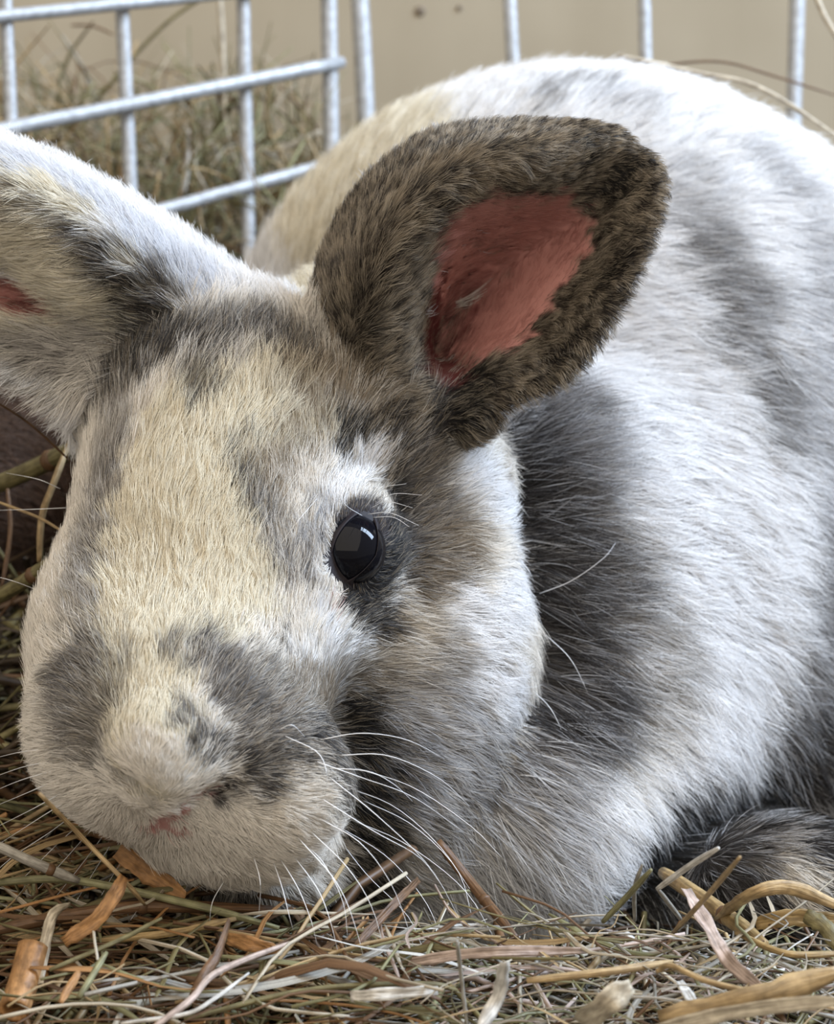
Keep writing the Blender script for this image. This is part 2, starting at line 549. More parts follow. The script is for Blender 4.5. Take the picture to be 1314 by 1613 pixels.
def samp(field, V):
    i = np.clip(np.round((V - fld.o) / fld.vx).astype(int), 0, np.array(fld.n) - 1)
    return field[i[:, 0], i[:, 1], i[:, 2]]


eN, eF = samp(ears[0][0], V), samp(ears[1][0], V)
hb = samp(head_only, V) - samp(body_only, V)
region = np.where(hb < 0, 1, 0)                        # 0 body, 1 head, 2 near ear, 3 far ear
region[(eN < 1.5)] = 2
region[(eF < 1.5)] = 3
WV = mm_to_world(V)
tri = np.vstack([F[:, [0, 1, 2]], F[:, [0, 2, 3]]])
fn_ = np.cross(WV[tri[:, 1]] - WV[tri[:, 0]], WV[tri[:, 2]] - WV[tri[:, 0]])
# orient outward, judged against the field gradient
cc = V[tri].mean(1)
nc = fn_ @ CR; nc[:, 2] *= -1
nl = nc / (np.linalg.norm(nc, axis=1)[:, None] + 1e-12)
if np.mean(samp(fld.v, cc + nl * 3) - samp(fld.v, cc - nl * 3)) < 0:
    F = F[:, ::-1]; tri = np.vstack([F[:, [0, 1, 2]], F[:, [0, 2, 3]]])
    fn_ = np.cross(WV[tri[:, 1]] - WV[tri[:, 0]], WV[tri[:, 2]] - WV[tri[:, 0]])
NV = np.zeros_like(WV)
for k in range(3):
    for j in range(3): NV[:, j] += np.bincount(tri[:, k], fn_[:, j], len(WV))
NV /= np.linalg.norm(NV, axis=1)[:, None] + 1e-15
print('skin verts', len(V), 'faces', len(F))
bvh = BVHTree.FromPolygons([Vector(p) for p in WV], [tuple(map(int, t)) for t in tri])


def hit(px, py):
    d = CR @ np.array([(px - W_PX / 2) / FPX, -(py - H_PX / 2) / FPX, -1.0])
    d /= np.linalg.norm(d)
    loc, n, i, dist = bvh.ray_cast(Vector(CT), Vector(d))
    if loc is None:                      # just off the silhouette: the nearest skin to the ray
        loc, n, i, dist = bvh.find_nearest(Vector(CT + d * 0.45))
    return np.array(loc), region[tri[i][0]], np.array(n)


# ------------------------------------------------------------------ coat colours
TONE = {
    'W': (0.84, 0.83, 0.83), 'C': (0.77, 0.705, 0.565), 'V': (0.79, 0.74, 0.67), 'L': (0.33, 0.305, 0.28),
    'S': (0.38, 0.375, 0.385), 'M': (0.125, 0.115, 0.112), 'D': (0.040, 0.036, 0.036), 'K': (0.012, 0.011, 0.011),
    'B': (0.040, 0.032, 0.027), 'T': (0.24, 0.19, 0.135), 'P': (0.50, 0.235, 0.20), 'R': (0.11, 0.025, 0.025), 'G': (0.20, 0.18, 0.155),
    'N': (0.52, 0.27, 0.25), 'Z': (0.66, 0.67, 0.71),
}
# (tone, region set, radius px, softness px, opacity, [points])
HB = (0, 1)
STROKES = [
    # --- body and shoulder
    ('C', (0,), 200, 60, .95, [(370, 430), (400, 400), (480, 330), (560, 260)]),
    ('C', (0,), 300, 60, .95, [(380, 420)]),
    ('C', (0,), 70, 50, .8, [(640, 195), (600, 220)]),
    ('M', (0,), 26, 26, .7, [(800, 135), (870, 155), (960, 150)]),
    ('S', (0,), 40, 40, .55, [(960, 175), (1010, 180)]),
    ('S', (0,), 38, 35, .6, [(1190, 260), (1230, 300), (1270, 330)]),
    ('M', (0,), 50, 45, .75, [(1110, 380), (1120, 440), (1180, 480)]),
    ('M', (0,), 48, 45, .70, [(1150, 530), (1210, 610), (1220, 680)]),
    ('S', (0,), 60, 50, .55, [(1290, 400), (1300, 500), (1290, 650), (1300, 830)]),
    ('S', (0,), 60, 50, .45, [(1080, 330), (1090, 300)]),
    ('M', (0,), 90, 60, .75, [(1310, 930), (1300, 1060), (1270, 1150)]),
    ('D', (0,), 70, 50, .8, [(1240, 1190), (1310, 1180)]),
    ('K', (0,), 90, 40, .95, [(1290, 1280), (1200, 1290), (1100, 1330), (1000, 1390)]),  # black put into the coat for the shadow beneath the body
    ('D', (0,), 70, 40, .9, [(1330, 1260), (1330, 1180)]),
    # ruff between cheek and shoulder
    ('M', (0,), 85, 50, .8, [(890, 660), (880, 700)]),
    ('S', (0,), 50, 40, .6, [(930, 700), (960, 740)]),
    ('M', (0, 1), 85, 55, .95, [(880, 780), (910, 880), (920, 980), (920, 1080), (930, 1150)]),
    ('L', (0,), 50, 70, .5, [(990, 860), (1010, 960), (1010, 1060)]),
    ('W', (0,), 60, 60, .9, [(1080, 620), (1120, 740), (1160, 880), (1140, 1000), (1090, 1120), (1020, 1220)]),
    ('V', (0,), 50, 60, .5, [(1040, 1130), (980, 1230)]),
    ('D', (0, 1), 46, 45, .85, [(840, 700), (860, 790), (890, 880), (900, 960), (930, 1040), (960, 1120), (900, 1180)]),
    ('D', (0,), 30, 45, .7, [(930, 840), (980, 900), (990, 960)]),
    ('L', (0,), 40, 50, .6, [(1050, 1000), (1060, 1080), (1010, 1130)]),
    ('M', (0, 1), 55, 50, .75, [(870, 1230), (800, 1260)]),
    ('S', (0, 1), 90, 60, .65, [(700, 1380), (800, 1390), (850, 1320)]),
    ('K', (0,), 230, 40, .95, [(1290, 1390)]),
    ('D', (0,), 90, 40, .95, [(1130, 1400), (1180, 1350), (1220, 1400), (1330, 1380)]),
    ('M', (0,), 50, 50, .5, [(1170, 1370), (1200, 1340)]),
    ('L', (0,), 30, 25, .9, [(1250, 1325), (1240, 1360)]),
    ('V', (0,), 34, 22, .9, [(1275, 1385), (1290, 1420)]),
    ('W', (0,), 26, 20, .95, [(775, 665), (800, 645), (850, 610)]),
    # --- head
    ('G', (1,), 140, 50, .35, [(480, 560), (620, 640)]),
    ('V', (1,), 60, 50, .9, [(60, 1180), (90, 1260)]),
    ('V', (1,), 60, 40, .9, [(60, 1020), (90, 900)]),
    ('L', (1,), 45, 40, .8, [(190, 650), (165, 760), (150, 850), (135, 960)]),
    ('M', (1,), 24, 24, .6, [(185, 700), (165, 790), (160, 880)]),
    ('C', (1,), 80, 40, 1, [(275, 690), (240, 800), (225, 950), (225, 1080), (240, 1180)]),
    ('C', (1,), 80, 40, 1, [(310, 640), (330, 760), (330, 880), (320, 960)]),
    ('C', (1,), 70, 40, 1, [(430, 610), (390, 660), (480, 640)]),
    ('C', (1,), 50, 35, .9, [(400, 880), (400, 930)]),
    ('T', (1,), 70, 50, .7, [(560, 640), (500, 600), (620, 690), (650, 640)]),
    ('T', (1,), 50, 50, .6, [(440, 740), (470, 690)]),
    ('V', (1,), 35, 40, .8, [(480, 800), (500, 740), (455, 870)]),
    ('D', (1,), 24, 24, .8, [(330, 565), (320, 620), (300, 590)]),
    ('D', (1,), 17, 20, .85, [(372, 690), (378, 750), (400, 800), (410, 825)]),
    ('M', (1,), 24, 24, .6, [(410, 770), (430, 830), (440, 900)]),
    ('D', (1,), 30, 30, .7, [(260, 560), (200, 600), (150, 640)]),
    ('D', (1,), 45, 35, .8, [(400, 520), (460, 540), (340, 520)]),
    ('W', (1, 3), 45, 35, .9, [(400, 470), (450, 470), (350, 450)]),
    ('K', (1,), 28, 24, .95, [(545, 655), (560, 680), (540, 710)]),
    ('D', (1,), 26, 25, .85, [(620, 650), (650, 690), (640, 750)]),
    ('W', (1,), 26, 25, .9, [(530, 765), (575, 730), (595, 710), (515, 800)]),
    ('S', (1,), 30, 30, .7, [(500, 800), (480, 850)]),
    ('D', (1,), 20, 16, .95, [(600, 800), (612, 850), (606, 900), (590, 925)]),
    ('K', (1,), 30, 20, .97, [(615, 790), (624, 830), (624, 870), (616, 905)]),
    ('M', (1,), 9, 9, .9, [(540, 805), (565, 792), (590, 790)]),
    ('W', (1,), 12, 12, .9, [(512, 850), (508, 890), (520, 820)]),
    ('K', (1,), 34, 28, .97, [(640, 770), (635, 820), (655, 870), (670, 900)]),
    ('M', (1,), 60, 40, .8, [(690, 790), (690, 860), (710, 910), (690, 740)]),
    ('T', (1,), 40, 40, .55, [(720, 880), (700, 920), (740, 830)]),
    ('W', (0, 1), 46, 30, 1, [(745, 745), (790, 810), (810, 890), (800, 960), (770, 1020)]),
    ('W', (0, 1), 55, 32, 1, [(745, 970), (740, 1040), (770, 1080), (800, 1110)]),
    ('T', (1,), 26, 30, .45, [(730, 830), (750, 880)]),
    ('M', (1,), 18, 18, .8, [(480, 870), (470, 910), (490, 900)]),
    ('W', (1,), 20, 18, .95, [(500, 900), (505, 940), (520, 985), (560, 1015), (600, 1025)]),
    ('D', (1,), 26, 18, .9, [(565, 955), (600, 975), (630, 970)]),
    ('S', (1,), 12, 14, .6, [(570, 930), (640, 940)]),
    ('D', (1,), 18, 22, .7, [(450, 980), (445, 1010)]),
    ('W', (1,), 30, 26, .8, [(510, 1020), (540, 1050), (470, 1040)]),
    ('L', (1,), 60, 50, .7, [(620, 1060), (690, 1040), (560, 1080)]),
    ('V', (1,), 40, 40, .5, [(660, 1000), (640, 1010)]),
    ('G', (1,), 70, 50, .75, [(400, 1080), (480, 1110), (540, 1080), (430, 1170)]),
    ('D', (1,), 26, 26, .8, [(330, 1000), (335, 1030)]),
    ('M', (1,), 42, 36, .6, [(300, 1010), (350, 1040), (370, 1080)]),
    ('M', (1,), 30, 30, .7, [(290, 1120), (300, 1150)]),
    ('M', (1,), 55, 60, .55, [(400, 1120), (460, 1150), (540, 1180), (560, 1110)]),
    ('L', (1,), 16, 14, .6, [(185, 1218), (222, 1244)]),
    ('D', (1,), 34, 30, .8, [(580, 965), (620, 985)]),
    ('D', (1,), 24, 24, .8, [(320, 1160), (370, 1180), (400, 1200)]),
    ('D', (1,), 28, 26, .8, [(390, 1220), (430, 1235), (370, 1250), (470, 1190)]),
    ('T', (1,), 26, 26, .5, [(470, 1060), (510, 1090), (460, 1110)]),
    ('K', (0, 1), 58, 35, 1, [(590, 1150), (630, 1200), (610, 1260), (600, 1300), (640, 1180)]),
    ('D', (1,), 45, 40, .8, [(520, 1170), (640, 1230), (540, 1230)]),
    ('S', (0, 1), 75, 50, .75, [(690, 1140), (740, 1190), (700, 1260)]),
    ('M', (0, 1), 60, 60, .45, [(800, 1180), (690, 1310)]),
    ('D', (1,), 34, 30, .8, [(110, 1045), (105, 1090), (90, 1070)]),
    ('M', (1,), 60, 45, .75, [(130, 1040), (110, 1120), (130, 1150)]),
    ('G', (1,), 50, 45, .6, [(160, 1050), (150, 1160)]),
    ('V', (1,), 50, 36, .95, [(120, 1240), (180, 1300), (250, 1340), (200, 1260)]),
    ('V', (1,), 46, 34, .9, [(400, 1300), (450, 1310), (490, 1280), (350, 1320)]),
    ('V', (1,), 46, 30, 1, [(210, 1190), (250, 1200), (290, 1215)]),
    ('D', (0, 1), 40, 40, .85, [(350, 1410), (430, 1420), (510, 1415)]),
    ('K', (0, 1), 45, 35, .9, [(545, 1385), (575, 1360), (600, 1400)]),
    ('N', (1,), 16, 10, 1, [(330, 1246), (295, 1264), (266, 1282)]),
    ('N', (1,), 24, 16, .95, [(272, 1284), (266, 1306)]),
    ('K', (1,), 12, 9, .95, [(356, 1238), (334, 1246)]),
    ('T', (1,), 9, 10, .7, [(190, 1222), (222, 1246)]),
    ('N', (1,), 8, 10, .8, [(530, 928), (528, 955)]),
    # --- near ear
    ('T', (2,), 26, 26, .25, [(560, 420), (600, 480), (580, 560), (640, 600)]),
    ('T', (2,), 26, 24, .25, [(640, 330), (600, 380)]),
    ('L', (2,), 20, 24, .5, [(530, 560), (520, 600), (600, 650)]),
    ('T', (2,), 26, 22, .55, [(700, 260), (780, 258), (860, 255), (900, 240)]),
    ('K', (2,), 16, 18, .8, [(700, 235), (715, 228)]),
    ('K', (2,), 12, 14, .8, [(640, 262), (655, 250)]),
    ('K', (2,), 14, 16, .8, [(790, 225), (800, 236)]),
    ('K', (2,), 12, 14, .7, [(855, 215), (860, 235)]),
    ('K', (2,), 18, 18, .8, [(930, 215), (940, 250)]),
    ('K', (2,), 24, 24, .85, [(1005, 280), (965, 310), (1015, 250)]),
    ('K', (2,), 24, 25, .8, [(500, 480), (510, 440)]),
    ('K', (2,), 14, 20, .6, [(580, 480), (600, 520)]),
    ('K', (1, 2), 40, 30, .9, [(715, 640), (740, 660), (735, 620), (765, 600)]),
    ('K', (2,), 20, 26, .6, [(870, 575), (940, 490), (1000, 390)]),
    ('T', (2,), 30, 30, .25, [(640, 620), (690, 690)]),
    ('T', (2,), 22, 26, .25, [(800, 580), (880, 520), (960, 400)]),
    ('T', (2,), 18, 20, .25, [(960, 340), (1000, 340)]),
    ('P', (2,), 72, 40, 1, [(745, 350), (850, 345), (880, 390), (800, 470), (715, 430)]),
    ('P', (2,), 50, 30, 1, [(850, 450), (780, 540), (740, 520), (700, 420)]),
    ('R', (1, 2), 44, 36, .97, [(680, 470), (676, 530), (690, 590)]),
    ('D', (1, 2), 26, 24, .9, [(690, 640), (700, 670)]),
    ('R', (2,), 34, 50, .6, [(730, 450), (725, 510)]),
    # --- far ear
    ('C', (3,), 100, 40, .9, [(30, 350), (120, 480), (60, 520), (180, 480)]),
    ('V', (3,), 50, 36, .9, [(90, 600), (60, 560), (150, 570)]),
    ('Z', (3,), 58, 30, .9, [(0, 250), (60, 270), (150, 320), (250, 395), (320, 440), (360, 470)]),
    ('M', (3,), 32, 30, .8, [(110, 370), (170, 430), (240, 440)]),
    ('D', (3,), 26, 30, .75, [(150, 400), (200, 470), (240, 470)]),
    ('M', (3,), 20, 25, .6, [(0, 310), (80, 350)]),
    ('L', (3,), 60, 40, .5, [(140, 540), (40, 560)]),
    ('D', (3, 1), 45, 35, .9, [(220, 510), (280, 530), (190, 570)]),
    ('K', (3, 1), 20, 30, .6, [(270, 520), (170, 620)]),
    ('L', (3,), 40, 40, .6, [(60, 570), (0, 545)]),
    ('P', (3,), 50, 26, 1, [(-30, 430), (0, 460), (30, 480)]),
    ('R', (3,), 18, 18, .7, [(35, 490), (10, 470)]),
]


def seg_dist(Pn, a, b):
    ab = b - a; L = (ab @ ab)
    if L < 1e-12: return np.linalg.norm(Pn - a, axis=1)
    t = np.clip(((Pn - a) @ ab) / L, 0, 1)
    return np.linalg.norm(Pn - (a + t[:, None] * ab), axis=1)


strokes3 = []
for tone, regs, r, soft, op, pts in STROKES:
    hs = [hit(*p) for p in pts]
    D = np.mean([np.linalg.norm(h_[0] - CT) for h_ in hs])
    strokes3.append((tone, regs, r * D / FPX, soft * D / FPX, op, [h_[0] for h_ in hs]))


def coat(Pn, reg, rnd, strand=True):
    """coat colour at surface points: base by region then every marking in order"""
    n = len(Pn)
    Pn = np.asarray(Pn, np.float64)
    jit = np.stack([noise3(Pn, 170, 11 + k) for k in range(3)], 1) * 0.0016
    Q = Pn + jit
    nz = noise3(Pn, 260, 3)
    base = {0: 'W', 1: 'V', 2: 'B', 3: 'W'}
    col = np.zeros((n, 3)); dens = np.ones(n)
    for k, t in base.items(): col[reg == k] = TONE[t]
    fl = np.clip(noise3(Pn, 190, 41) * .6 + noise3(Pn, 380, 42) * .6 + .30, 0, 1)[:, None]   # ticked flecks of the ear
    m2 = (reg == 2)[:, None]
    col = np.where(m2, col * (1 - fl) + np.array((0.36, 0.30, 0.225)) * fl, col)
    for tone, regs, r, soft, op, pts in strokes3:
        m = np.isin(reg, regs)
        if not m.any(): continue
        c = np.mean(pts, axis=0)
        ext = max(np.linalg.norm(p - c) for p in pts) + r + soft
        idx = np.nonzero(m)[0]
        idx = idx[np.linalg.norm(Q[idx] - c, axis=1) < ext + 0.002]
        if not len(idx): continue
        q = Q[idx]
        if len(pts) == 1: d = np.linalg.norm(q - pts[0], axis=1)
        else: d = np.min([seg_dist(q, pts[i], pts[i + 1]) for i in range(len(pts) - 1)], axis=0)
        x = np.clip((r + soft * 0.5 - d) / soft, 0, 1)
        a = (x * x * (3 - 2 * x)) * op
        a = np.clip(a + nz[idx] * 0.22 * (a * (1 - a)) * 4, 0, 1)
        T = np.array(TONE[tone])
        if strand:
            w = np.where(a > rnd[idx], 1.0, 0.0)
            w = 0.45 * w + 0.55 * a
        else: w = a
        col[idx] = col[idx] * (1 - w[:, None]) + T * w[:, None]
        if tone in 'PR':
            dens[idx] = dens[idx] * (1 - a * (.76 if tone == 'P' else .97))
        elif tone == 'N':
            dens[idx] = dens[idx] * (1 - a * .55)
        else:
            dens[idx] = dens[idx] * (1 - a) + a
    return col, dens


# ------------------------------------------------------------------ fur direction guides
# (region, x, y, dx, dy, length mm, lift)
GUIDES = [
    (1, 262, 1292, -.1, 1, 1.3, .4), (1, 300, 1268, .3, 1, 1.2, .4), (1, 335, 1256, .5, .9, 1.8, .4), (1, 285, 1245, .1, -1, 1.6, .4), (1, 320, 1232, .3, -1, 1.8, .4), (1, 215, 1215, -.1, -1, 2.0, .4),
    (1, 265, 1200, -.05, -1, 2.6, .45), (1, 230, 1120, -.05, -1, 4, .30), (1, 225, 980, 0, -1, 5.5, .22), (1, 250, 830, .05, -1, 6.5, .2),
    (1, 280, 680, .2, -1, 8, .22), (1, 350, 560, .25, -1, 9, .35), (1, 420, 500, .15, -1, 9, .6), (1, 350, 800, .12, -1, 7, .2),
    (1, 400, 920, .2, -1, 6, .25), (1, 420, 720, .25, -1, 8, .25), (1, 500, 620, .3, -1, 9, .4), (1, 600, 650, .4, -.9, 8, .4),
    (1, 110, 1010, -.8, -.5, 7, .4), (1, 130, 850, -.7, -.6, 7, .35), (1, 170, 700, -.4, -.9, 8, .35), (1, 180, 900, -.35, -1, 6, .25),
    (1, 90, 1120, -1, .0, 7, .45), (1, 120, 1240, -.9, .3, 5.5, .45), (1, 200, 1310, -.5, .8, 5, .45), (1, 180, 1200, -.7, -.2, 4, .4),
    (1, 300, 1350, .0, 1, 6, .4), (1, 300, 1100, .4, -.9, 4, .35), (1, 400, 1130, .8, -.4, 5, .35), (1, 460, 1200, 1, -.05, 5, .4),
    (1, 370, 1230, .6, -.6, 3.5, .5), (1, 400, 1300, .7, .5, 4.5, .4), (1, 460, 1340, .6, .8, 6, .45), (1, 520, 1270, .9, .5, 6, .4),
    (1, 320, 1290, .5, .8, 2.6, .5), (1, 250, 1300, -.3, .9, 2.6, .5), (1, 510, 1090, .9, -.3, 6, .3), (1, 600, 1070, 1, .0, 7, .25),
    (1, 600, 1180, 1, .35, 8, .3), (1, 600, 1300, .8, .7, 9, .4), (1, 700, 1000, 1, .1, 9, .25), (1, 690, 860, 1, -.25, 8, .3),
    (1, 780, 880, 1, .0, 10, .35), (1, 770, 780, .9, -.25, 9, .35), (1, 760, 1050, .9, .4, 10, .35), (1, 700, 1150, .9, .5, 10, .35),
    (1, 530, 760, .45, -.85, 6, .3), (1, 600, 730, .6, -.8, 6, .3), (1, 640, 800, .95, -.3, 6, .35), (1, 650, 880, 1, -.05, 7, .3),
    (1, 480, 860, .05, -1, 6, .25), (1, 480, 960, .3, -.9, 5, .25), (1, 560, 960, .9, .3, 5, .3), (1, 620, 970, 1, .2, 6, .3),
    (1, 530, 1020, .9, .1, 6, .25), (1, 660, 720, .7, -.6, 7, .35), (1, 440, 1050, .5, -.7, 5, .3), (1, 500, 930, -.1, -1, 3, .25),
    (0, 850, 720, .8, -.2, 14, .35), (0, 950, 800, .95, .0, 15, .3), (0, 900, 900, 1, .1, 15, .3), (0, 930, 1010, 1, .35, 16, .3),
    (0, 900, 1120, .9, .5, 17, .3), (0, 950, 1220, .85, .6, 17, .3), (0, 850, 1330, .7, .8, 17, .35), (0, 740, 1330, .7, .8, 15, .35),
    (0, 700, 1400, .6, .9, 14, .4), (0, 1030, 1270, .8, .7, 19, .35), (0, 1120, 1100, .9, .5, 20, .3), (0, 1150, 900, 1, .2, 18, .3),
    (0, 1200, 1180, .8, .7, 20, .35), (0, 1290, 1050, .85, .5, 18, .3), (0, 900, 650, .8, -.3, 13, .35), (0, 1060, 650, .9, .1, 15, .3),
    (0, 1100, 450, .8, .2, 15, .3), (0, 1200, 600, .8, .4, 16, .3), (0, 1290, 800, .9, .4, 17, .3), (0, 1100, 220, .7, -.5, 14, .45),
    (0, 1220, 320, .8, -.3, 14, .45), (0, 1000, 140, .4, -.9, 14, .5), (0, 850, 120, .1, -1, 13, .5), (0, 700, 140, -.2, -1, 13, .5),
    (0, 580, 210, -.4, -.9, 12, .45), (0, 450, 330, -.5, -.8, 12, .4), (0, 390, 410, -.7, -.6, 12, .45), (0, 560, 320, -.3, -.9, 12, .3),
    (0, 1290, 420, .9, .1, 14, .4), (0, 1200, 1370, .8, .5, 4.5, .25), (0, 1270, 1400, .8, .5, 4.5, .25), (0, 1250, 1340, .8, .4, 5, .25), (0, 1130, 1390, .5, .4, 9, .3), (0, 1310, 1280, .6, .5, 12, .3), (0, 1200, 1300, .6, .6, 10, .3),
    (2, 500, 520, -.2, -1, 6, .55), (2, 540, 400, -.3, -.9, 6, .55), (2, 600, 300, -.4, -.8, 6, .55), (2, 700, 230, -.2, -1, 5, .6),
    (2, 600, 440, .5, -.8, 6, .45), (2, 650, 380, .7, -.4, 7, .45), (2, 640, 500, .9, -.3, 6, .45), (2, 620, 600, .7, -.5, 6, .45),
    (2, 700, 300, .6, .3, 5, .45), (2, 830, 260, .3, .8, 5, .4), (2, 820, 210, .2, -1, 3.5, .6), (2, 930, 220, .4, -.7, 3.5, .5),
    (2, 960, 270, .5, .6, 4, .4), (2, 1020, 290, .9, .1, 2.5, .4), (2, 980, 400, .8, .5, 4, .35), (2, 900, 500, .7, .6, 4.5, .35),
    (2, 820, 580, .5, .8, 5, .35), (2, 740, 640, .4, .9, 6, .4), (2, 800, 450, .5, -.6, 7, .3), (2, 860, 400, .6, -.5, 6, .3),
    (2, 940, 380, .8, -.2, 5, .3), (2, 760, 550, .6, -.6, 8, .35), (2, 700, 660, .5, -.3, 6, .4),
    (3, 30, 240, .2, -.8, 5, .5), (3, 150, 300, .3, -.9, 5, .5), (3, 260, 370, .3, -.9, 5.5, .5), (3, 350, 440, .2, -1, 7, .55),
    (3, 100, 340, -.8, .2, 6, .4), (3, 180, 420, -.6, -.5, 6, .45), (3, 250, 480, -.5, -.7, 7, .45), (3, 120, 470, -1, .2, 9, .35),
    (3, 60, 400, -1, .3, 9, .35), (3, 80, 550, -.9, .3, 9, .35), (3, 160, 580, -.7, .4, 8, .4), (3, 220, 560, -.4, -.4, 7, .45),
    (3, 30, 580, -.7, .7, 6, .4), (3, 110, 640, -.3, .8, 6, .4), (3, 20, 300, -.8, .0, 6, .4),
]
right, upv = CR[:, 0], CR[:, 1]
gP, gD, gL, gR = [], [], [], []
for rg, x, y, dx, dy, L, lift in GUIDES:
    p, r_, n_ = hit(x, y)
    d = right * dx - upv * dy
    d /= np.linalg.norm(d)
    gP.append(p); gD.append(d); gL.append((L / 1000, lift)); gR.append(rg)
gP, gD, gL, gR = map(np.array, (gP, gD, gL, gR))


def flow(Pn, Nn, reg):
    D = np.zeros_like(Pn); L = np.zeros((len(Pn), 2))
    for r in range(4):
        i = np.nonzero(reg == r)[0]
        if not len(i): continue
        g = np.nonzero(gR == r)[0]
        if r == 1: g = np.nonzero((gR == 1) | ((gR == 0) & (np.arange(len(gR)) < 70)))[0]
        s = {0: .020, 1: .009, 2: .009, 3: .010}[r]
        for j in range(0, len(i), 50000):
            ii = i[j:j + 50000]
            d2 = ((Pn[ii, None, :] - gP[None, g]) ** 2).sum(2)
            d2 = d2 - d2.min(1)[:, None]
            w = np.exp(-d2 / (2 * s * s)); w /= w.sum(1)[:, None]
            D[ii] = w @ gD[g]; L[ii] = w @ gL[g]
    D -= Nn * (D * Nn).sum(1)[:, None]
    D /= np.linalg.norm(D, axis=1)[:, None] + 1e-9
    return D, L


# skin object
rabbit = empty('rabbit', G(700, 1430, 0.0))
tag(rabbit, 'large white, cream and grey spotted rabbit crouching with its chin in the hay', 'rabbit')
skc, skd = coat(WV, region, rng.random(len(WV)), strand=False)
bare = np.clip(1 - skd, 0, 1)[:, None]
skc = skc * (0.55 + 0.45 * bare)
skc[np.linalg.norm(WV - mm_to_world(EYE_C[None]), axis=1) < .0108] = (.02, .016, .018)
me_body = mesh_obj('body', WV, [tuple(map(int, q)) for q in F], M_SKIN, rabbit, attr=skc)

# ------------------------------------------------------------------ grow the fur
_o = mm_to_world(cam_mm(300, 850, 440)[None])[0]
_d = -CR[:, 0] * .86 - CR[:, 2] * .50
_loc, _n, _, _ = bvh.ray_cast(Vector(_o), Vector(_d / np.linalg.norm(_d)))
far_eye = np.array(_loc) - np.array(_n) * .0034
eye_w = mm_to_world(EYE_C[None])[0]
area_t = np.linalg.norm(fn_, axis=1) / 2
cen = WV[tri].mean(1)
nrm_t = fn_ / (2 * area_t[:, None] + 1e-20)
facing = ((CT - cen) / np.linalg.norm(CT - cen, axis=1)[:, None] * nrm_t).sum(1)
uvc = (cen - CT) @ CR
upx = uvc[:, 0] / -uvc[:, 2] * FPX + W_PX / 2
off = (upx > 1460) | (upx < -120)
reg_t = region[tri[:, 0]]
wgt = area_t * np.where(facing > -0.15, 1.0, 0.22) * np.where(off, 0.35, 1)
wgt *= np.array([0.58, 1.35, 1.9, 1.25])[reg_t]
NH = 560000
pick = rng.choice(len(tri), NH, p=wgt / wgt.sum())
r1, r2 = np.sqrt(rng.random(NH)), rng.random(NH)
bc = np.stack([1 - r1, r1 * (1 - r2), r1 * r2], 1)
HP = (WV[tri[pick]] * bc[:, :, None]).sum(1)
HN = (NV[tri[pick]] * bc[:, :, None]).sum(1); HN /= np.linalg.norm(HN, axis=1)[:, None]
HR = region[tri[pick, 0]]
rnd = rng.random(NH)
T0, LL0 = flow(HP, HN, HR)
hc, _ = coat(HP + (T0 * .5 + HN * LL0[:, 1:] * .3) * LL0[:, :1] + rng.normal(size=(NH, 3)) * np.array([.0009, .0006, .00025, .0005])[HR][:, None], HR, rnd)
away = (HR == 2) & ((HN * ((CT - HP) / np.linalg.norm(CT - HP, axis=1)[:, None])).sum(1) < -.12)
hc[away] = TONE['Z']                    # the back of the ear is pale
_, hd = coat(HP, HR, rnd)
keep = rng.random(NH) < hd
# bare almond round the eye
rel = (HP - CT) @ CR
hx = rel[:, 0] / -rel[:, 2] * FPX + W_PX / 2; hy = -rel[:, 1] / -rel[:, 2] * FPX + H_PX / 2
near_eye = np.linalg.norm(HP - eye_w, axis=1)
ca, sa = math.cos(math.radians(-20)), math.sin(math.radians(-20))
eye_axis_u = right * ca + upv * sa; eye_axis_v = -right * sa + upv * ca
eye_ctr = P(558, 862, .4065)
eu = (HP - eye_ctr) @ eye_axis_u / (.4065 / FPX); ev = (HP - eye_ctr) @ eye_axis_v / (.4065 / FPX)
almond = np.sqrt((eu / 34) ** 2 + (ev / 57) ** 2)
keep &= ~((almond < 1.0) & (near_eye < .012))
keep &= np.linalg.norm(HP - np.array(_loc), axis=1) > .0082
HP, HN, HR, hc, hd, rnd, almond, near_eye, eu, ev = [a[keep] for a in (HP, HN, HR, hc, hd, rnd, almond, near_eye, eu, ev)]
NH = len(HP)
m = (near_eye < .0145) & (eu > 2) & (almond < 2.1) & (ev < 62)      # dark ring behind the eye
hc[m] = np.array(TONE['K']) * rng.uniform(1, 4, (m.sum(), 1))
m = (near_eye < .012) & (almond < 1.35) & (ev > 20)
hc[m] = np.array(TONE['D']) * rng.uniform(1, 4, (m.sum(), 1))
T, LL = flow(HP, HN, HR)
LL[HR == 2, 0] *= .78
LL[HR == 1, 0] *= .92
L = LL[:, 0] * rng.uniform(.65, 1.2, NH); lift = np.clip(LL[:, 1] + rng.normal(size=NH) * .05, .08, .9)
short = (hd < .7); L = np.where(short, L * np.where(HR == 1, .35, .7), L)
ne = np.clip((1.9 - almond) / .9, 0, 1) * (near_eye < .02)
L *= (1 - .62 * ne)
aw = (eye_axis_u[None] * eu[:, None] + eye_axis_v[None] * ev[:, None]); aw /= np.linalg.norm(aw, axis=1)[:, None] + 1e-9
T = T * (1 - ne[:, None] * .8) + aw * ne[:, None] * .8
T -= HN * (T * HN).sum(1)[:, None]; T /= np.linalg.norm(T, axis=1)[:, None] + 1e-9
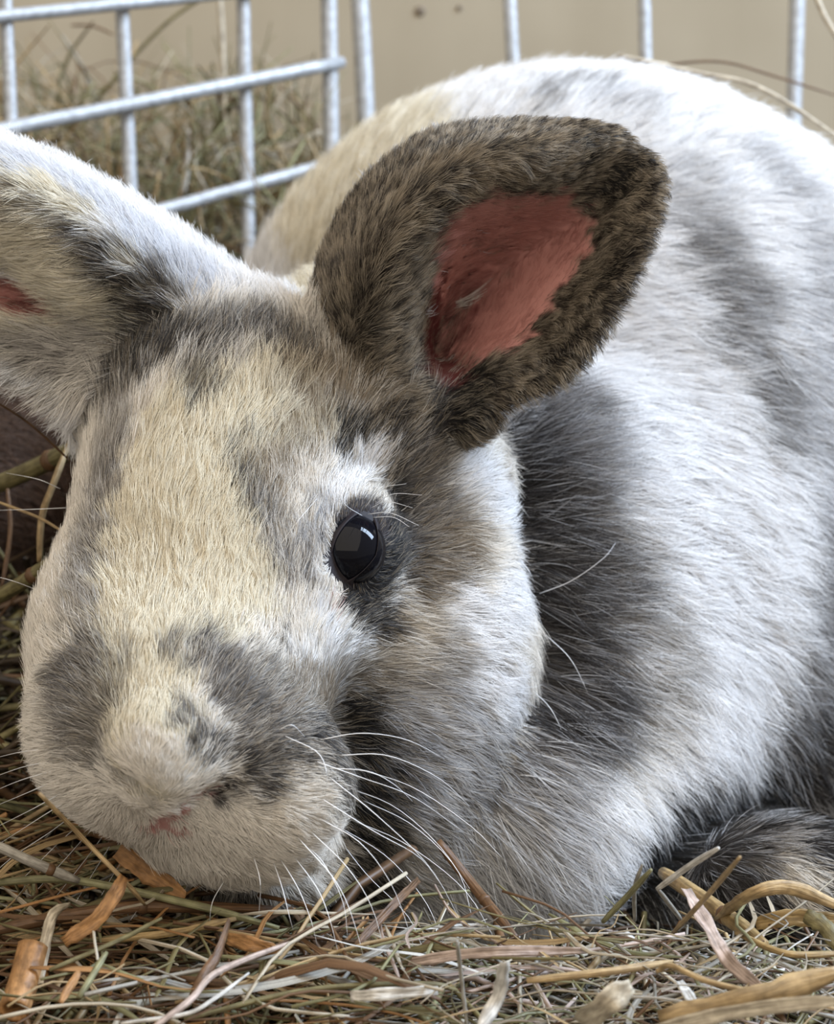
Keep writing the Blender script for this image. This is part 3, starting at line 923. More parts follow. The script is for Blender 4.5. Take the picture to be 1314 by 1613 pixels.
# coarse waviness shared by neighbours and fine scatter of single hairs
B = np.cross(HN, T)
wob = noise3(HP, 110, 21) * .20 + noise3(HP, 330, 22) * .20 + rng.normal(size=NH) * .13
T2 = T + B * wob[:, None]; T2 /= np.linalg.norm(T2, axis=1)[:, None]
lift = np.clip(lift + noise3(HP, 240, 23) * .09, .06, .95)
K = 6
tt = np.linspace(0, 1, K)
curl = (noise3(HP, 200, 24) * .10 + rng.normal(size=NH) * .10)
pts = np.zeros((NH, K, 3))
for k, t in enumerate(tt):
    up_ = lift * (1.25 * t - 0.45 * t * t)
    al = np.sqrt(np.clip(1 - lift ** 2, .05, 1)) * (t ** 1.15)
    pts[:, k] = HP + L[:, None] * (T2 * al[:, None] + HN * up_[:, None] + B * (curl * t * t)[:, None])
# clumping: hair tips gather to a few leading hairs
ncl = NH // 14
cl = rng.choice(NH, ncl, replace=False)
kd = KDTree(ncl)
for i, j in enumerate(cl): kd.insert(Vector(HP[j]), i)
kd.balance()
near = np.array([kd.find(p)[1] for p in HP.tolist()])
lead = cl[near]
okc = (HR[lead] == HR) & (np.linalg.norm(HP[lead] - HP, axis=1) < .004)
ck = np.where(okc, rng.uniform(.2, .85, NH) * np.array([1, .62, .8, .9])[HR], 0)
for k, t in enumerate(tt):
    w = (ck * t ** 1.6)[:, None] * .75
    pts[:, k] = pts[:, k] * (1 - w) + (pts[lead, k]) * w
rad = np.array([.000068, .000048, .000045, .000050])[HR] * rng.uniform(.7, 1.25, NH)
rad = np.where(hd < .6, rad * .6, rad)
# colour along the hair: agouti hairs are dark with a pale band below the tip, white hairs even
lum = hc.mean(1)
val = np.clip(1 + rng.normal(size=NH) * np.where(HR == 0, .09, .06), .7, 1.25)
guard = rng.random(NH)
colp = np.repeat(hc[:, None, :], K, 1) * val[:, None, None]
dark = lum < .30
tan = np.array([0.40, 0.33, 0.24]); silver = np.array([0.62, 0.62, 0.64])
for k, t in enumerate(tt):
    m = dark & (guard < np.where(HR == 2, .34, .25)) & (HR != 0) & (t > .5)
    colp[m, k] = colp[m, k] * .45 + tan * .55
    m = dark & (guard < .22) & (HR == 0) & (t > .4)
    colp[m, k] = colp[m, k] * .4 + silver * .6
    m = (lum > .55) & (guard > .985) & (t > .35)
    colp[m, k] = colp[m, k] * .25
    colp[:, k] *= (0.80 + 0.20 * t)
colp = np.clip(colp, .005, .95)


def curves_obj(name, P3, R, C, mat, parent, kind=None):
    n, k = P3.shape[:2]
    cu = bpy.data.hair_curves.new(name)
    cu.add_curves([k] * n)
    cu.attributes['position'].data.foreach_set('vector', P3.astype(np.float32).ravel())
    ra = cu.attributes.get('radius') or cu.attributes.new('radius', 'FLOAT', 'POINT')
    ra.data.foreach_set('value', R.astype(np.float32).ravel())
    ca_ = cu.attributes.new('col', 'FLOAT_COLOR', 'POINT')
    ca_.data.foreach_set('color', np.concatenate([C, np.ones((n, k, 1))], 2).astype(np.float32).ravel())
    cu.materials.append(mat)
    o = bpy.data.objects.new(name, cu); COL.objects.link(o)
    if parent:
        o.parent = parent
        o.matrix_parent_inverse = Matrix.Translation(-Vector(parent.location))
    if kind: o['kind'] = kind
    return o


prof = np.array([1, 1, .95, .8, .55, .15])
RR = rad[:, None] * prof[None]
names = {0: 'body_fur', 1: 'head_fur', 2: 'ear_fur', 3: 'ear_fur'}
labs = {0: 'long white and grey fur of the back, flank and chest', 1: 'short cream, white and grey fur of the face',
        2: 'dark brown ticked fur round the pink inside of the ear', 3: 'white and grey fur of the far ear'}
for r in range(4):
    m = HR == r
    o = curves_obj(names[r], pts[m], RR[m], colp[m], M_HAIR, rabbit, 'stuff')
    o['label'] = labs[r]

# ------------------------------------------------------------------ eye
def eye_material():
    m, nt, b = new_mat('eye_dark')
    b.inputs['Base Color'].default_value = (0.004, 0.004, 0.006, 1)
    b.inputs['Roughness'].default_value = 0.04
    b.inputs['Specular IOR Level'].default_value = 0.15
    return m
def uv_sphere(c, r, ax=None, nu=40, nv=28, bulge=0.0, bdir=None):
    Vv, Ff = [], []
    for i in range(nv + 1):
        ph = math.pi * i / nv
        for j in range(nu):
            th = 2 * math.pi * j / nu
            d = np.array([math.sin(ph) * math.cos(th), math.sin(ph) * math.sin(th), math.cos(ph)])
            q = r
            if bdir is not None:
                q = r * (1 + bulge * max(0, d @ bdir - .6) / .4)
            Vv.append(c + d * q)
    for i in range(nv):
        for j in range(nu):
            j2 = (j + 1) % nu
            Ff.append((i * nu + j, (i + 1) * nu + j, (i + 1) * nu + j2, i * nu + j2))
    return Vv, Ff
M_EYE = eye_material()
bd = right * .55 + upv * .1 + CR[:, 2] * .8; bd /= np.linalg.norm(bd)
v, f = uv_sphere(eye_w, EYE_R / 1000, )
eye = mesh_obj('eye', v, f, M_EYE, rabbit)
eye['label'] = 'glossy black eye'
v, f = uv_sphere(far_eye, EYE_R / 1000 * .92)
mesh_obj('eye', v, f, M_EYE, rabbit)['label'] = 'glossy black eye on the far side of the head'
# eyelid: almond rim of bare skin lying on the eyeball
lm, lnt, lb = new_mat('eyelid_skin')
lb.inputs['Base Color'].default_value = (0.016, 0.012, 0.014, 1); lb.inputs['Roughness'].default_value = 0.6; lb.inputs['Specular IOR Level'].default_value = 0.2
u_mm = .4065 / FPX
def on_ball(pp, extra):
    d = pp - CT; d /= np.linalg.norm(d)
    oc = CT - eye_w; R_ = (EYE_R + extra) / 1000
    b_ = oc @ d; c_ = oc @ oc - R_ * R_; disc = b_ * b_ - c_
    if disc < 0: disc = 0
    return CT + d * (-b_ - math.sqrt(disc))
ring = []
nL = 44
for i in range(nL):
    a = 2 * math.pi * i / nL
    for (k, ex) in ((1.0, .10), (1.03, .35), (1.10, .4), (1.22, .1), (1.4, -.8)):
        cu_, sv_ = math.cos(a), math.sin(a)
        px_ = (36 if cu_ > 0 else 31) * cu_ * (1 - .10 * sv_); py_ = 55 * sv_
        if sv_ < 0: px_ *= 1 + .38 * sv_ * (1 if cu_ > 0 else .2)   # pointed inner corner
        pp = eye_ctr + eye_axis_u * px_ * k * u_mm + eye_axis_v * py_ * k * u_mm
        if k < 1.1:
            ring.append(on_ball(pp, ex))
        else:
            loc, nn, _, _ = bvh.find_nearest(Vector(on_ball(pp, .3)))
            w_ = min(1, (k - 1.03) / .2)
            ring.append(on_ball(pp, .5) * (1 - w_) + (np.array(loc) + np.array(nn) * ex / 1000) * w_)
Fr = []
for i in range(nL):
    i2 = (i + 1) % nL
    for k in range(4):
        Fr.append((i * 5 + k, i * 5 + k + 1, i2 * 5 + k + 1, i2 * 5 + k))
lid = mesh_obj('eyelid', ring, Fr, lm, rabbit)
lid['label'] = 'thin dark eyelid rim'

# ------------------------------------------------------------------ whiskers and lashes
wm, wnt, wb = new_mat('whisker_white')
wb.inputs['Base Color'].default_value = (0.82, 0.82, 0.84, 1); wb.inputs['Roughness'].default_value = .35
wd, wdn, wdb = new_mat('whisker_dark'); wdb.inputs['Base Color'].default_value = (.05, .045, .04, 1)


def whisker(pxs, D1, r=.000105, mat=None, name='whisker'):
    p0, _, n0 = hit(*pxs[0])
    d0 = -((p0 - CT) @ CR)[2] - .002
    pp = []
    m = len(pxs) - 1
    for i, q in enumerate(pxs):
        t = i / m
        pp.append(P(q[0], q[1], d0 + (D1 - d0) * t - .004 * math.sin(math.pi * t)))
    path = catmull(pp, 14)
    v, f = tube(path, r * np.linspace(1, .25, 14), 5)
    return mesh_obj(name, v, f, mat or wm, rabbit)


WH = [
    ([(505, 1165), (570, 1155), (640, 1165), (700, 1195)], .388), ([(530, 1190), (610, 1190), (690, 1225), (740, 1270)], .392),
    ([(500, 1200), (570, 1225), (650, 1255), (730, 1310)], .388), ([(545, 1240), (620, 1270), (690, 1330), (740, 1400)], .390),
    ([(520, 1225), (600, 1290), (680, 1370), (735, 1470)], .386), ([(505, 1290), (570, 1330), (620, 1400), (655, 1500)], .380),
    ([(490, 1310), (550, 1370), (590, 1440), (615, 1545)], .378), ([(470, 1320), (530, 1390), (560, 1460), (580, 1540)], .376),
    ([(460, 1345), (500, 1400), (520, 1450), (535, 1510)], .376), ([(440, 1350), (470, 1400), (490, 1450), (500, 1490)], .377),
    ([(430, 1355), (445, 1400), (455, 1440), (462, 1465)], .378), ([(510, 1260), (590, 1310), (660, 1350), (700, 1400)], .386),
    ([(530, 1300), (610, 1350), (670, 1420), (700, 1490)], .382), ([(550, 1290), (640, 1330), (730, 1400), (780, 1480)], .388),
    ([(560, 1210), (650, 1240), (740, 1300), (790, 1350)], .396), ([(450, 1160), (500, 1185), (515, 1220), (512, 1255)], .372),
    ([(440, 1150), (460, 1142), (480, 1160)], .376), ([(570, 1260), (650, 1300), (720, 1370), (745, 1450)], .388),
    ([(540, 1330), (580, 1380), (640, 1440), (665, 1490)], .380), ([(480, 1330), (510, 1360), (540, 1420), (548, 1480)], .376),
    ([(400, 1350), (410, 1390), (408, 1440)], .380), ([(520, 1210), (580, 1215), (620, 1235), (650, 1262)], .384),
    # far side, over the dark hay
    ([(70, 1180), (30, 1185), (-30, 1200)], .40), ([(75, 1200), (30, 1210), (-30, 1232)], .40), ([(80, 1215), (30, 1230), (-30, 1255)], .40),
    ([(85, 1230), (40, 1250), (-20, 1275)], .40), ([(95, 1250), (50, 1275), (-20, 1310)], .40), ([(105, 1262), (60, 1290), (-10, 1335)], .40),
    ([(120, 1280), (80, 1310), (20, 1350), (-20, 1385)], .40), ([(130, 1295), (90, 1330), (30, 1390)], .40), ([(145, 1305), (110, 1345), (60, 1400)], .395),
    ([(160, 1320), (130, 1360), (90, 1410)], .395), ([(175, 1330), (150, 1370), (120, 1420)], .39), ([(200, 1345), (180, 1375), (160, 1410)], .39),
    ([(105, 800), (60, 802), (-10, 804)], .44), ([(95, 770), (60, 755), (10, 745)], .44), ([(260, 1370), (240, 1400), (205, 1450)], .385),
    ([(355, 1385), (335, 1420), (330, 1455)], .385), ([(60, 930), (20, 915), (-20, 905)], .43),
    # loose guard hairs on the neck
    ([(850, 935), (900, 915), (950, 880), (970, 855)], .455), ([(830, 1080), (870, 1120), (900, 1190)], .445), ([(860, 1000), (900, 1040), (930, 1100)], .45),
]
for pxs, D1 in WH: whisker(pxs, D1)
w = whisker([(85, 838), (112, 850), (120, 900), (100, 980), (45, 1055)], .402, .00008, wd)
w['label'] = 'single long dark curved hair'
for q in ([(585, 800), (610, 790), (650, 800)], [(590, 795), (620, 778), (665, 780)], [(580, 810), (615, 808), (660, 828)], [(570, 812), (550, 800), (540, 790)],
          [(588, 815), (620, 815), (645, 830)], [(575, 800), (600, 770), (640, 762)], [(440, 860), (470, 820), (500, 785)]):
    whisker(q, .398, .00009, name='eyelash')

# ------------------------------------------------------------------ brown rabbit in the shade behind
f2 = Field(-235, -85, -40, 62, 480, 690, 2.2)
f2.ell(-140, 760, 590, 225, 200, 300)
f2.ell(-420, 700, 560, 130, 120, 160)
f2.ell(-500, 560, 565, 40, 150, 30, k=4, rot=-20)
f2.ell(-430, 545, 590, 40, 150, 30, k=4, rot=15)
V2, F2 = f2.nets(); V2 = smooth(V2, F2)
W2 = mm_to_world(V2)
t2 = np.vstack([F2[:, [0, 1, 2]], F2[:, [0, 2, 3]]])
n2 = np.cross(W2[t2[:, 1]] - W2[t2[:, 0]], W2[t2[:, 2]] - W2[t2[:, 0]])
if ((W2[t2].mean(1) - W2.mean(0)) * n2).sum() < 0: F2 = F2[:, ::-1]; t2 = t2[:, ::-1]; n2 = -n2
r2root = empty('rabbit', (W2[:, 0].mean(), W2[:, 1].mean(), W2[:, 2].min()))
tag(r2root, 'reddish brown rabbit in the shade behind the ear, cut off by the frame', 'rabbit')
mesh_obj('body', W2, [tuple(map(int, q)) for q in F2], M_SKIN, r2root, attr=np.tile([[.05, .028, .018]], (len(W2), 1)))
a2 = np.linalg.norm(n2, axis=1); n = 30000
pk = rng.choice(len(t2), n, p=a2 / a2.sum())
b1, b2 = np.sqrt(rng.random(n)), rng.random(n)
bb = np.stack([1 - b1, b1 * (1 - b2), b1 * b2], 1)
hp = (W2[t2[pk]] * bb[:, :, None]).sum(1); hn = n2[pk] / a2[pk][:, None]
dd = np.tile([[.5, .4, -.5]], (n, 1)) + rng.normal(size=(n, 3)) * .2
dd -= hn * (dd * hn).sum(1)[:, None]; dd /= np.linalg.norm(dd, axis=1)[:, None]
LLn = rng.uniform(.009, .015, n)[:, None]
p4 = np.stack([hp + LLn * (dd * t + hn * (.7 * t - .35 * t * t)) for t in np.linspace(0, 1, 4)], 1)
c4 = np.array([.085, .045, .025])[None, None] * rng.uniform(.5, 1.5, (n, 1, 1)) * np.ones((1, 4, 1))
curves_obj('fur', p4, np.tile([[.0001, .0001, .00008, .00002]], (n, 1)), c4, M_HAIR, r2root, 'stuff')

# ------------------------------------------------------------------ hay
def sst(x): x = np.clip(x, 0, 1); return x * x * (3 - 2 * x)
def mound(x, y):
    return .060 * sst((y - .66) / .10) * sst((.005 - x) / .05) + .03 * sst((y - .60) / .2) - .024 * sst((x + .05) / .03) * sst((y - .358) / .025)


def strands(n, xr, yr, zlo, zhi, lmin, lmax, rmin, rmax, cols, vert=.15, follow=True, seed=0, grow=False):
    q = np.random.default_rng(seed)
    x = q.uniform(*xr, n); y = q.uniform(*yr, n)
    z = q.uniform(zlo, zhi, n) + (mound(x, y) if follow else 0)
    az = q.uniform(0, 2 * math.pi, n); el = q.normal(size=n) * vert
    if grow: el = np.abs(q.normal(1.1, .35, n))
    L = q.uniform(lmin, lmax, n); r = q.uniform(rmin, rmax, n) * np.where(q.random(n) < .12, 1.8, 1)
    d = np.stack([np.cos(az) * np.cos(el), np.sin(az) * np.cos(el), np.sin(el)], 1)
    s1 = np.stack([-np.sin(az), np.cos(az), np.zeros(n)], 1); s2 = np.cross(d, s1)
    bend = q.normal(size=n) * .22 * L; bend2 = q.normal(size=n) * .12 * L; kink = q.random(n) < .2
    c0 = np.stack([x, y, z], 1)
    K_ = 5; Vv = np.zeros((n, K_, 4, 3)); tw = q.uniform(-1, 1, n)
    for k in range(K_):
        t = k / (K_ - 1)
        sh = np.where(kink, abs(t - .5) * 2 - .5, 4 * (t - .5) ** 2 - .5)
        c = c0 + d * ((t - (0 if grow else .5)) * L)[:, None] + s1 * (bend * sh)[:, None] + s2 * (bend2 * sh)[:, None]
        a = tw * t * 1.5 + q.uniform(0, .01, n)
        w1 = s1 * np.cos(a)[:, None] + s2 * np.sin(a)[:, None]; w2 = -s1 * np.sin(a)[:, None] + s2 * np.cos(a)[:, None]
        rr = r * (1 - .5 * abs(t - .4))
        for m, (u_, v_) in enumerate(((1, 0), (0, .45), (-1, 0), (0, -.45))):
            Vv[:, k, m] = c + (w1 * u_ + w2 * v_) * rr[:, None]
    base = (np.arange(n) * K_ * 4)[:, None]
    fs = []
    for k in range(K_ - 1):
        for m in range(4):
            m2 = (m + 1) % 4
            fs.append(np.stack([k * 4 + m, k * 4 + m2, (k + 1) * 4 + m2, (k + 1) * 4 + m])[None] + base)
    for k in (0, K_ - 1):
        fs.append(np.array([k * 4, k * 4 + 1, k * 4 + 2, k * 4 + 3])[None] + base)
    Ff = np.vstack(fs)
    names_ = [c for c, w_ in cols]; w_ = np.array([w_ for c, w_ in cols], float); w_ /= w_.sum()
    ci = q.choice(len(names_), n, p=w_)
    cc_ = np.array([HAYC[k] for k in names_])[ci] * q.uniform(.6, 1.25, (n, 1))
    return Vv.reshape(-1, 3), Ff, np.repeat(cc_, K_ * 4, 0)


def stuff_mesh(name, batches, label):
    Vs, Fs, Cs, o_ = [], [], [], 0
    for v_, f_, c_ in batches:
        Vs.append(v_); Fs.append(f_ + o_); Cs.append(c_); o_ += len(v_)
    Vs, Fs, Cs = np.vstack(Vs), np.vstack(Fs), np.vstack(Cs)
    me = bpy.data.meshes.new(name)
    me.vertices.add(len(Vs)); me.vertices.foreach_set('co', Vs.astype(np.float32).ravel())
    me.loops.add(len(Fs) * 4); me.loops.foreach_set('vertex_index', Fs.astype(np.int32).ravel())
    me.polygons.add(len(Fs)); me.polygons.foreach_set('loop_start', np.arange(0, len(Fs) * 4, 4, dtype=np.int32))
    me.update(calc_edges=True)
    a = me.color_attributes.new('col', 'FLOAT_COLOR', 'POINT')
    a.data.foreach_set('color', np.concatenate([Cs, np.ones((len(Cs), 1))], 1).astype(np.float32).ravel())
    me.materials.append(M_HAYMIX)
    o = bpy.data.objects.new(name, me); COL.objects.link(o)
    tag(o, label, 'hay', kind='stuff')
    return o


mixL = [('orange', 3), ('straw', 3), ('brown', 4), ('olive', 3), ('green', 2), ('pale', 1.2), ('grey', 1)]
mixR = [('pale', 4), ('white', 1.6), ('grey', 3), ('straw', 2), ('olive', 2), ('green', 2), ('pink', 2), ('brown', 2)]
mixShade = [('olive', 2), ('brown', 3), ('green', .7), ('straw', .5), ('shade_umber', 6)]  # mostly umber: deep shade behind the rabbit put into the hay colour
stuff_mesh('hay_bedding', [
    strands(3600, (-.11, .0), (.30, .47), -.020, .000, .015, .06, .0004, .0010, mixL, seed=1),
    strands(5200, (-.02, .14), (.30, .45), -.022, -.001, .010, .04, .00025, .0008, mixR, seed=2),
    strands(2600, (-.25, .30), (.40, .75), -.022, .0, .03, .08, .0005, .0013, mixShade, seed=3),
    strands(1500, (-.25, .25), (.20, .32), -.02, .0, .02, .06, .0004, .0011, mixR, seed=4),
    strands(1200, (-.20, -.07), (.40, .60), -.02, .018, .03, .09, .0005, .0014, mixShade, vert=.35, seed=5),
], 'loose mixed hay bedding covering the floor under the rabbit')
stuff_mesh('hay_heap', [
    strands(330, (-.26, -.015), (.72, .88), .006, .045, .02, .06, .0004, .0009, [('olive', 2), ('straw', 3), ('pale', 1), ('green', 3), ('brown', 1.5)], vert=.6, seed=9),
    strands(2300, (-.26, .0), (.70, .88), -.05, .002, .02, .07, .0004, .0009, [('olive', 4), ('straw', 2), ('brown', 2), ('green', 3), ('pale', 1)], vert=.5, seed=7),
    strands(420, (-.26, -.02), (.72, .88), -.012, .006, .025, .065, .0003, .0008, [('olive', 4), ('straw', 2), ('pale', 1), ('green', 2)], grow=True, seed=8),
], 'tangled heap of hay against the wall behind the wire pen')


def grain(me, nring, sides, seed=0):
    a = me.attributes.new('grain', 'FLOAT_VECTOR', 'POINT')
    k = np.arange(len(me.vertices)); ring = k // sides; s_ = k % sides
    s_ = np.minimum(s_, sides - s_) / sides * 2
    v_ = np.stack([s_ * 7 + seed, ring * .35, np.full(len(k), seed * 3.1)], 1)
    a.data.foreach_set('vector', v_.astype(np.float32).ravel())


def blade(path, r, twist=0.0, gutter=.30, thick=.09, seed=0, up=(.1, -1, .3)):
    """thin folded leaf blade: ten points round each section, slightly ragged edges"""
    q = np.random.default_rng(seed)
    path = np.asarray(path, float); n = len(path)
    tg = np.gradient(path, axis=0); tg /= np.linalg.norm(tg, axis=1)[:, None] + 1e-12
    Vv = []
    w0 = q.uniform(0, 6); gs = q.choice([-1, 1])
    for i in range(n):
        a = np.cross(tg[i], np.array(up)); a /= np.linalg.norm(a) + 1e-9; b = np.cross(tg[i], a)
        th = twist * (i / max(1, n - 1) - .5) + .15 * math.sin(i * .9 + w0)
        a2 = a * math.cos(th) + b * math.sin(th); b2 = -a * math.sin(th) + b * math.cos(th)
        rr = r[i] * (1 + q.normal() * .07)
        xs = (-1, -.5, 0, .5, 1)
        for sgn, seq in ((1, xs), (-1, xs[::-1])):
            for x in seq:
                h = gutter * (x * x - .4) * gs + sgn * thick * (1 - .7 * abs(x))
                Vv.append(path[i] + rr * (a2 * x + b2 * h))
    S = 10
    Ff = [(i * S + k, i * S + (k + 1) % S, (i + 1) * S + (k + 1) % S, (i + 1) * S + k) for i in range(n - 1) for k in range(S)]
    Ff += [tuple(range(S))[::-1], tuple((n - 1) * S + k for k in range(S))]
    return Vv, Ff


NST = [0]
def stalk(pts, wpx, colr, label, cat='stalk', flat=1.0, name='hay_stalk', twist=0.0, taper=True, hollow=False, group=None, D=None):
    pp = [P(a, b, c) if D else G(a, b, c) for a, b, c in pts]
    path = catmull(pp, max(6, 5 * len(pp)))
    dist = np.mean([-((q - CT) @ CR)[2] for q in path])
    r = wpx / 2 * dist / FPX
    n_ = len(path)
    rr = r * (np.interp(np.linspace(0, 1, n_), [0, .15, .8, 1], [.75, 1, 1, .55]) if taper else np.ones(n_))
    base_p = path[np.argmin(path[:, 2])].copy()
    root = empty(name, base_p)
    tag(root, label, cat, group)
    NST[0] += 1
    if flat < 1: v_, f_ = blade(path, rr, twist, seed=NST[0])
    else: v_, f_ = tube(path, rr, 10, cap=not hollow)
    mm = M_HAY[colr]
    st = mesh_obj('stem' if flat == 1 else 'blade', v_, f_, mm, root)
    grain(st.data, n_, 10, NST[0])
    if hollow:
        m_ = st.modifiers.new('wall', 'SOLIDIFY'); m_.thickness = r * .28; m_.offset = -1
    if flat == 1 and wpx > 14 and not hollow:         # swollen node ring
        k = int(n_ * .62); tgv = path[k + 1] - path[k]; tgv /= np.linalg.norm(tgv)
        ring_p = np.array([path[k] + tgv * (j - 2) * r * .35 for j in range(5)])
        v_, f_ = tube(ring_p, r * np.array([1.0, 1.12, 1.2, 1.12, 1.0]), 10)
        mesh_obj('node', v_, f_, M_HAY['brown' if colr != 'green' else 'olive'], root)
    return root


GS = 'named stalks'
stalk([(22, 1592, .006), (38, 1545, .008), (52, 1490, .012)], 50, 'orange', 'short orange hollow straw stub with open round end, bottom left corner', 'straw', taper=False, hollow=True)
stalk([(100, 1484, .012), (150, 1450, .016), (180, 1410, .020), (195, 1380, .022)], 24, 'orange', 'split orange straw blade with torn tip, below the nose at left', 'straw', flat=.25, twist=.6)
stalk([(185, 1340, .014), (235, 1375, .012), (292, 1412, .010)], 32, 'orange', 'broad orange straw blade under the left side of the chin', 'straw', flat=.25, twist=.5)
stalk([(62, 1250, .040), (130, 1320, .028), (200, 1392, .020), (228, 1425, .014)], 8, 'straw', 'thin straight tan stem leaning past the left side of the muzzle')
stalk([(-20, 1325, .022), (60, 1362, .018), (125, 1388, .014)], 17, 'grey', 'thick grey-green stem slanting down at the left frame edge')
stalk([(-20, 1392, .012), (110, 1386, .013), (300, 1424, .010), (440, 1462, .006)], 13, 'green', 'long greenish stem running from left edge below the chin')
stalk([(62, 1550, .008), (72, 1480, .012), (85, 1440, .015), (110, 1425, .014)], 18, 'pale', 'curled pale blade standing near the hollow straw stub', 'straw', flat=.3, twist=.8)
stalk([(-20, 1468, .008), (120, 1440, .009), (240, 1428, .009), (430, 1432, .005)], 20, 'brown', 'long reddish brown stem lying across below the chin')
stalk([(160, 1482, .010), (280, 1468, .010), (372, 1447, .010)], 12, 'gold', 'bright yellow flat blade below the chin', 'straw', flat=.35)
stalk([(358, 1478, .011), (400, 1488, .012), (442, 1500, .010)], 24, 'orange', 'short tan straw piece lying below the middle of the chin', 'straw', flat=.4)
stalk([(362, 1450, .016), (345, 1500, .014), (318, 1540, .012), (300, 1568, .010)], 17, 'brown', 'twisted brown blade with ragged ends below the chin', 'straw', flat=.3, twist=2.2)
stalk([(78, 1528, .011), (190, 1480, .013), (255, 1446, .015)], 8, 'olive', 'thin olive stem slanting up under the split orange blade')
stalk([(124, 1572, .012), (168, 1500, .016)], 11, 'green', 'short green stem piece leaning right of the curled pale blade')
stalk([(95, 1580, .012), (125, 1530, .015)], 13, 'orange', 'small brown-orange chip between the stub and the green piece', 'straw', flat=.4)
stalk([(190, 1612, .012), (290, 1598, .013), (335, 1575, .014), (392, 1533, .014)], 7, 'white', 'curved white fibre along the lower edge, left of centre')
stalk([(290, 1606, .008), (480, 1560, .010), (665, 1550, .010), (720, 1560, .008)], 9, 'olive', 'long olive stem lying along the bottom, centre')
stalk([(240, 1620, .012), (300, 1575, .014), (345, 1530, .014), (470, 1480, .010)], 11, 'pink', 'pale brown fibre rising from the bottom edge toward the centre')
stalk([(690, 1325, .405), (745, 1395, .402), (815, 1480, .385)], 17, 'brown', 'brown curved stalk poking up through the chest fur', D=True)
stalk([(660, 1385, .395), (620, 1425, .385), (560, 1490, .375)], 14, 'brown', 'brown flat stalk slanting under the whiskers', 'straw', flat=.5, D=True)
stalk([(650, 1515, .010), (760, 1500, .012), (925, 1497, .010)], 18, 'pink', 'flat pinkish white straw lying level below the chest', 'straw', flat=.4)
stalk([(552, 1570, .012), (600, 1566, .013), (690, 1560, .012)], 20, 'white', 'broad white papery blade near the bottom, centre', 'straw', flat=.3)
stalk([(796, 1515, .024), (785, 1570, .016), (755, 1622, .012)], 22, 'white', 'white tapering blade standing at the bottom, right of centre', 'straw', flat=.3, twist=.5)
stalk([(720, 1482, .024), (728, 1550, .014), (736, 1620, .006)], 7, 'grey', 'thin upright grey-brown stem beside the white tapering blade')
stalk([(1072, 1447, .004), (1036, 1400, .018)], 8, 'grey', 'lower half of a broken pale stem under the long grey tip')
stalk([(1036, 1400, .018), (1085, 1365, .026), (1132, 1336, .034)], 10, 'white', 'pale cut stem pointing up to the right over the dark gap')
stalk([(1060, 1470, .006), (1115, 1410, .024), (1166, 1350, .040)], 9, 'straw', 'tan thin stem pointing up in front of the dark foot')
stalk([(950, 1452, .006), (990, 1410, .014), (1026, 1370, .022)], 10, 'green', 'green-grey stem pointing up beside the chest fur')
stalk([(1000, 1450, .004), (1000, 1400, .014), (1012, 1362, .020)], 7, 'grey', 'thin grey stem crossing the green-grey stem')
stalk([(1045, 1375, -.002), (1120, 1425, .004), (1205, 1488, .008)], 27, 'gold', 'thick golden jointed stalk coming out from under the belly')
stalk([(1130, 1450, .004), (1180, 1412, .016), (1240, 1398, .018), (1330, 1430, .012)], 22, 'straw', 'arched tan blade in front of the foot at the right', 'straw', flat=.35)
stalk([(1190, 1455, .008), (1250, 1445, .010), (1340, 1452, .008)], 26, 'gold', 'wide golden blade under the arched tan blade', 'straw', flat=.35)
stalk([(1268, 1442, .014), (1300, 1460, .013), (1330, 1500, .010)], 28, 'olive', 'dark green leaf blade at the right frame edge', 'leaf', flat=.25)
stalk([(1080, 1400, .016), (1110, 1450, .014), (1150, 1515, .014), (1210, 1565, .010)], 24, 'pink', 'folded pinkish beige blade right of centre', 'straw', flat=.3, twist=1.2)
stalk([(1035, 1530, .014), (1060, 1522, .016), (1130, 1550, .016), (1330, 1592, .016)], 10, 'straw', 'long kinked tan stem running out at lower right')
stalk([(1040, 1608, .012), (1180, 1575, .018), (1330, 1530, .022)], 40, 'straw', 'broad golden straw blade filling the bottom right corner', 'straw', flat=.3)
stalk([(1030, 1622, .014), (1180, 1590, .020), (1330, 1575, .024)], 24, 'pale', 'pale blade on top of the broad golden one, bottom right corner', 'straw', flat=.35)
stalk([(1160, 1470, .010), (1240, 1502, .012), (1340, 1502, .010)], 11, 'gold', 'thin golden stem curving to the right edge')
stalk([(915, 1612, .012), (955, 1580, .018), (995, 1552, .020)], 40, 'pale', 'wide beige husk piece at the bottom, right of the white blade', 'straw', flat=.35)
stalk([(1070, 1545, .010), (1100, 1590, .012)], 16, 'white', 'short white chip between folded blade and beige husk', 'straw', flat=.4)
stalk([(830, 1545, .012), (960, 1530, .014), (1060, 1515, .012)], 13, 'straw', 'tan level stem behind the beige husk piece')
stalk([(-30, 775, .50), (60, 735, .49), (125, 702, .48)], 30, 'olive', 'thick olive stem in the dark behind the left cheek', D=True)
stalk([(62, 885, .47), (66, 815, .47), (85, 760, .47), (112, 690, .475)], 11, 'straw', 'bent tan stem hanging in the dark behind the left cheek', D=True)
stalk([(-20, 950, .47), (40, 915, .46), (80, 885, .455)], 24, 'olive', 'blurred olive stem lower in the dark at the left edge', D=True)
stalk([(-10, 788, .45), (60, 815, .448), (100, 838, .446)], 5, 'straw', 'hair-thin tan stem touching the left cheek', D=True)
stalk([(12, 770, .48), (16, 840, .478), (2, 930, .476)], 8, 'brown', 'thin brown stem hanging near the left edge', D=True)
stalk([(-10, 630, .44), (50, 670, .445), (120, 735, .45)], 4, 'brown', 'hair-thin brown stem crossing the shade below the far ear', D=True)
stalk([(973, 87, .60), (1100, 115, .60), (1200, 140, .60), (1330, 222, .60)], 9, 'pale', 'pale arched stem over the rabbit back at upper right', D=True)
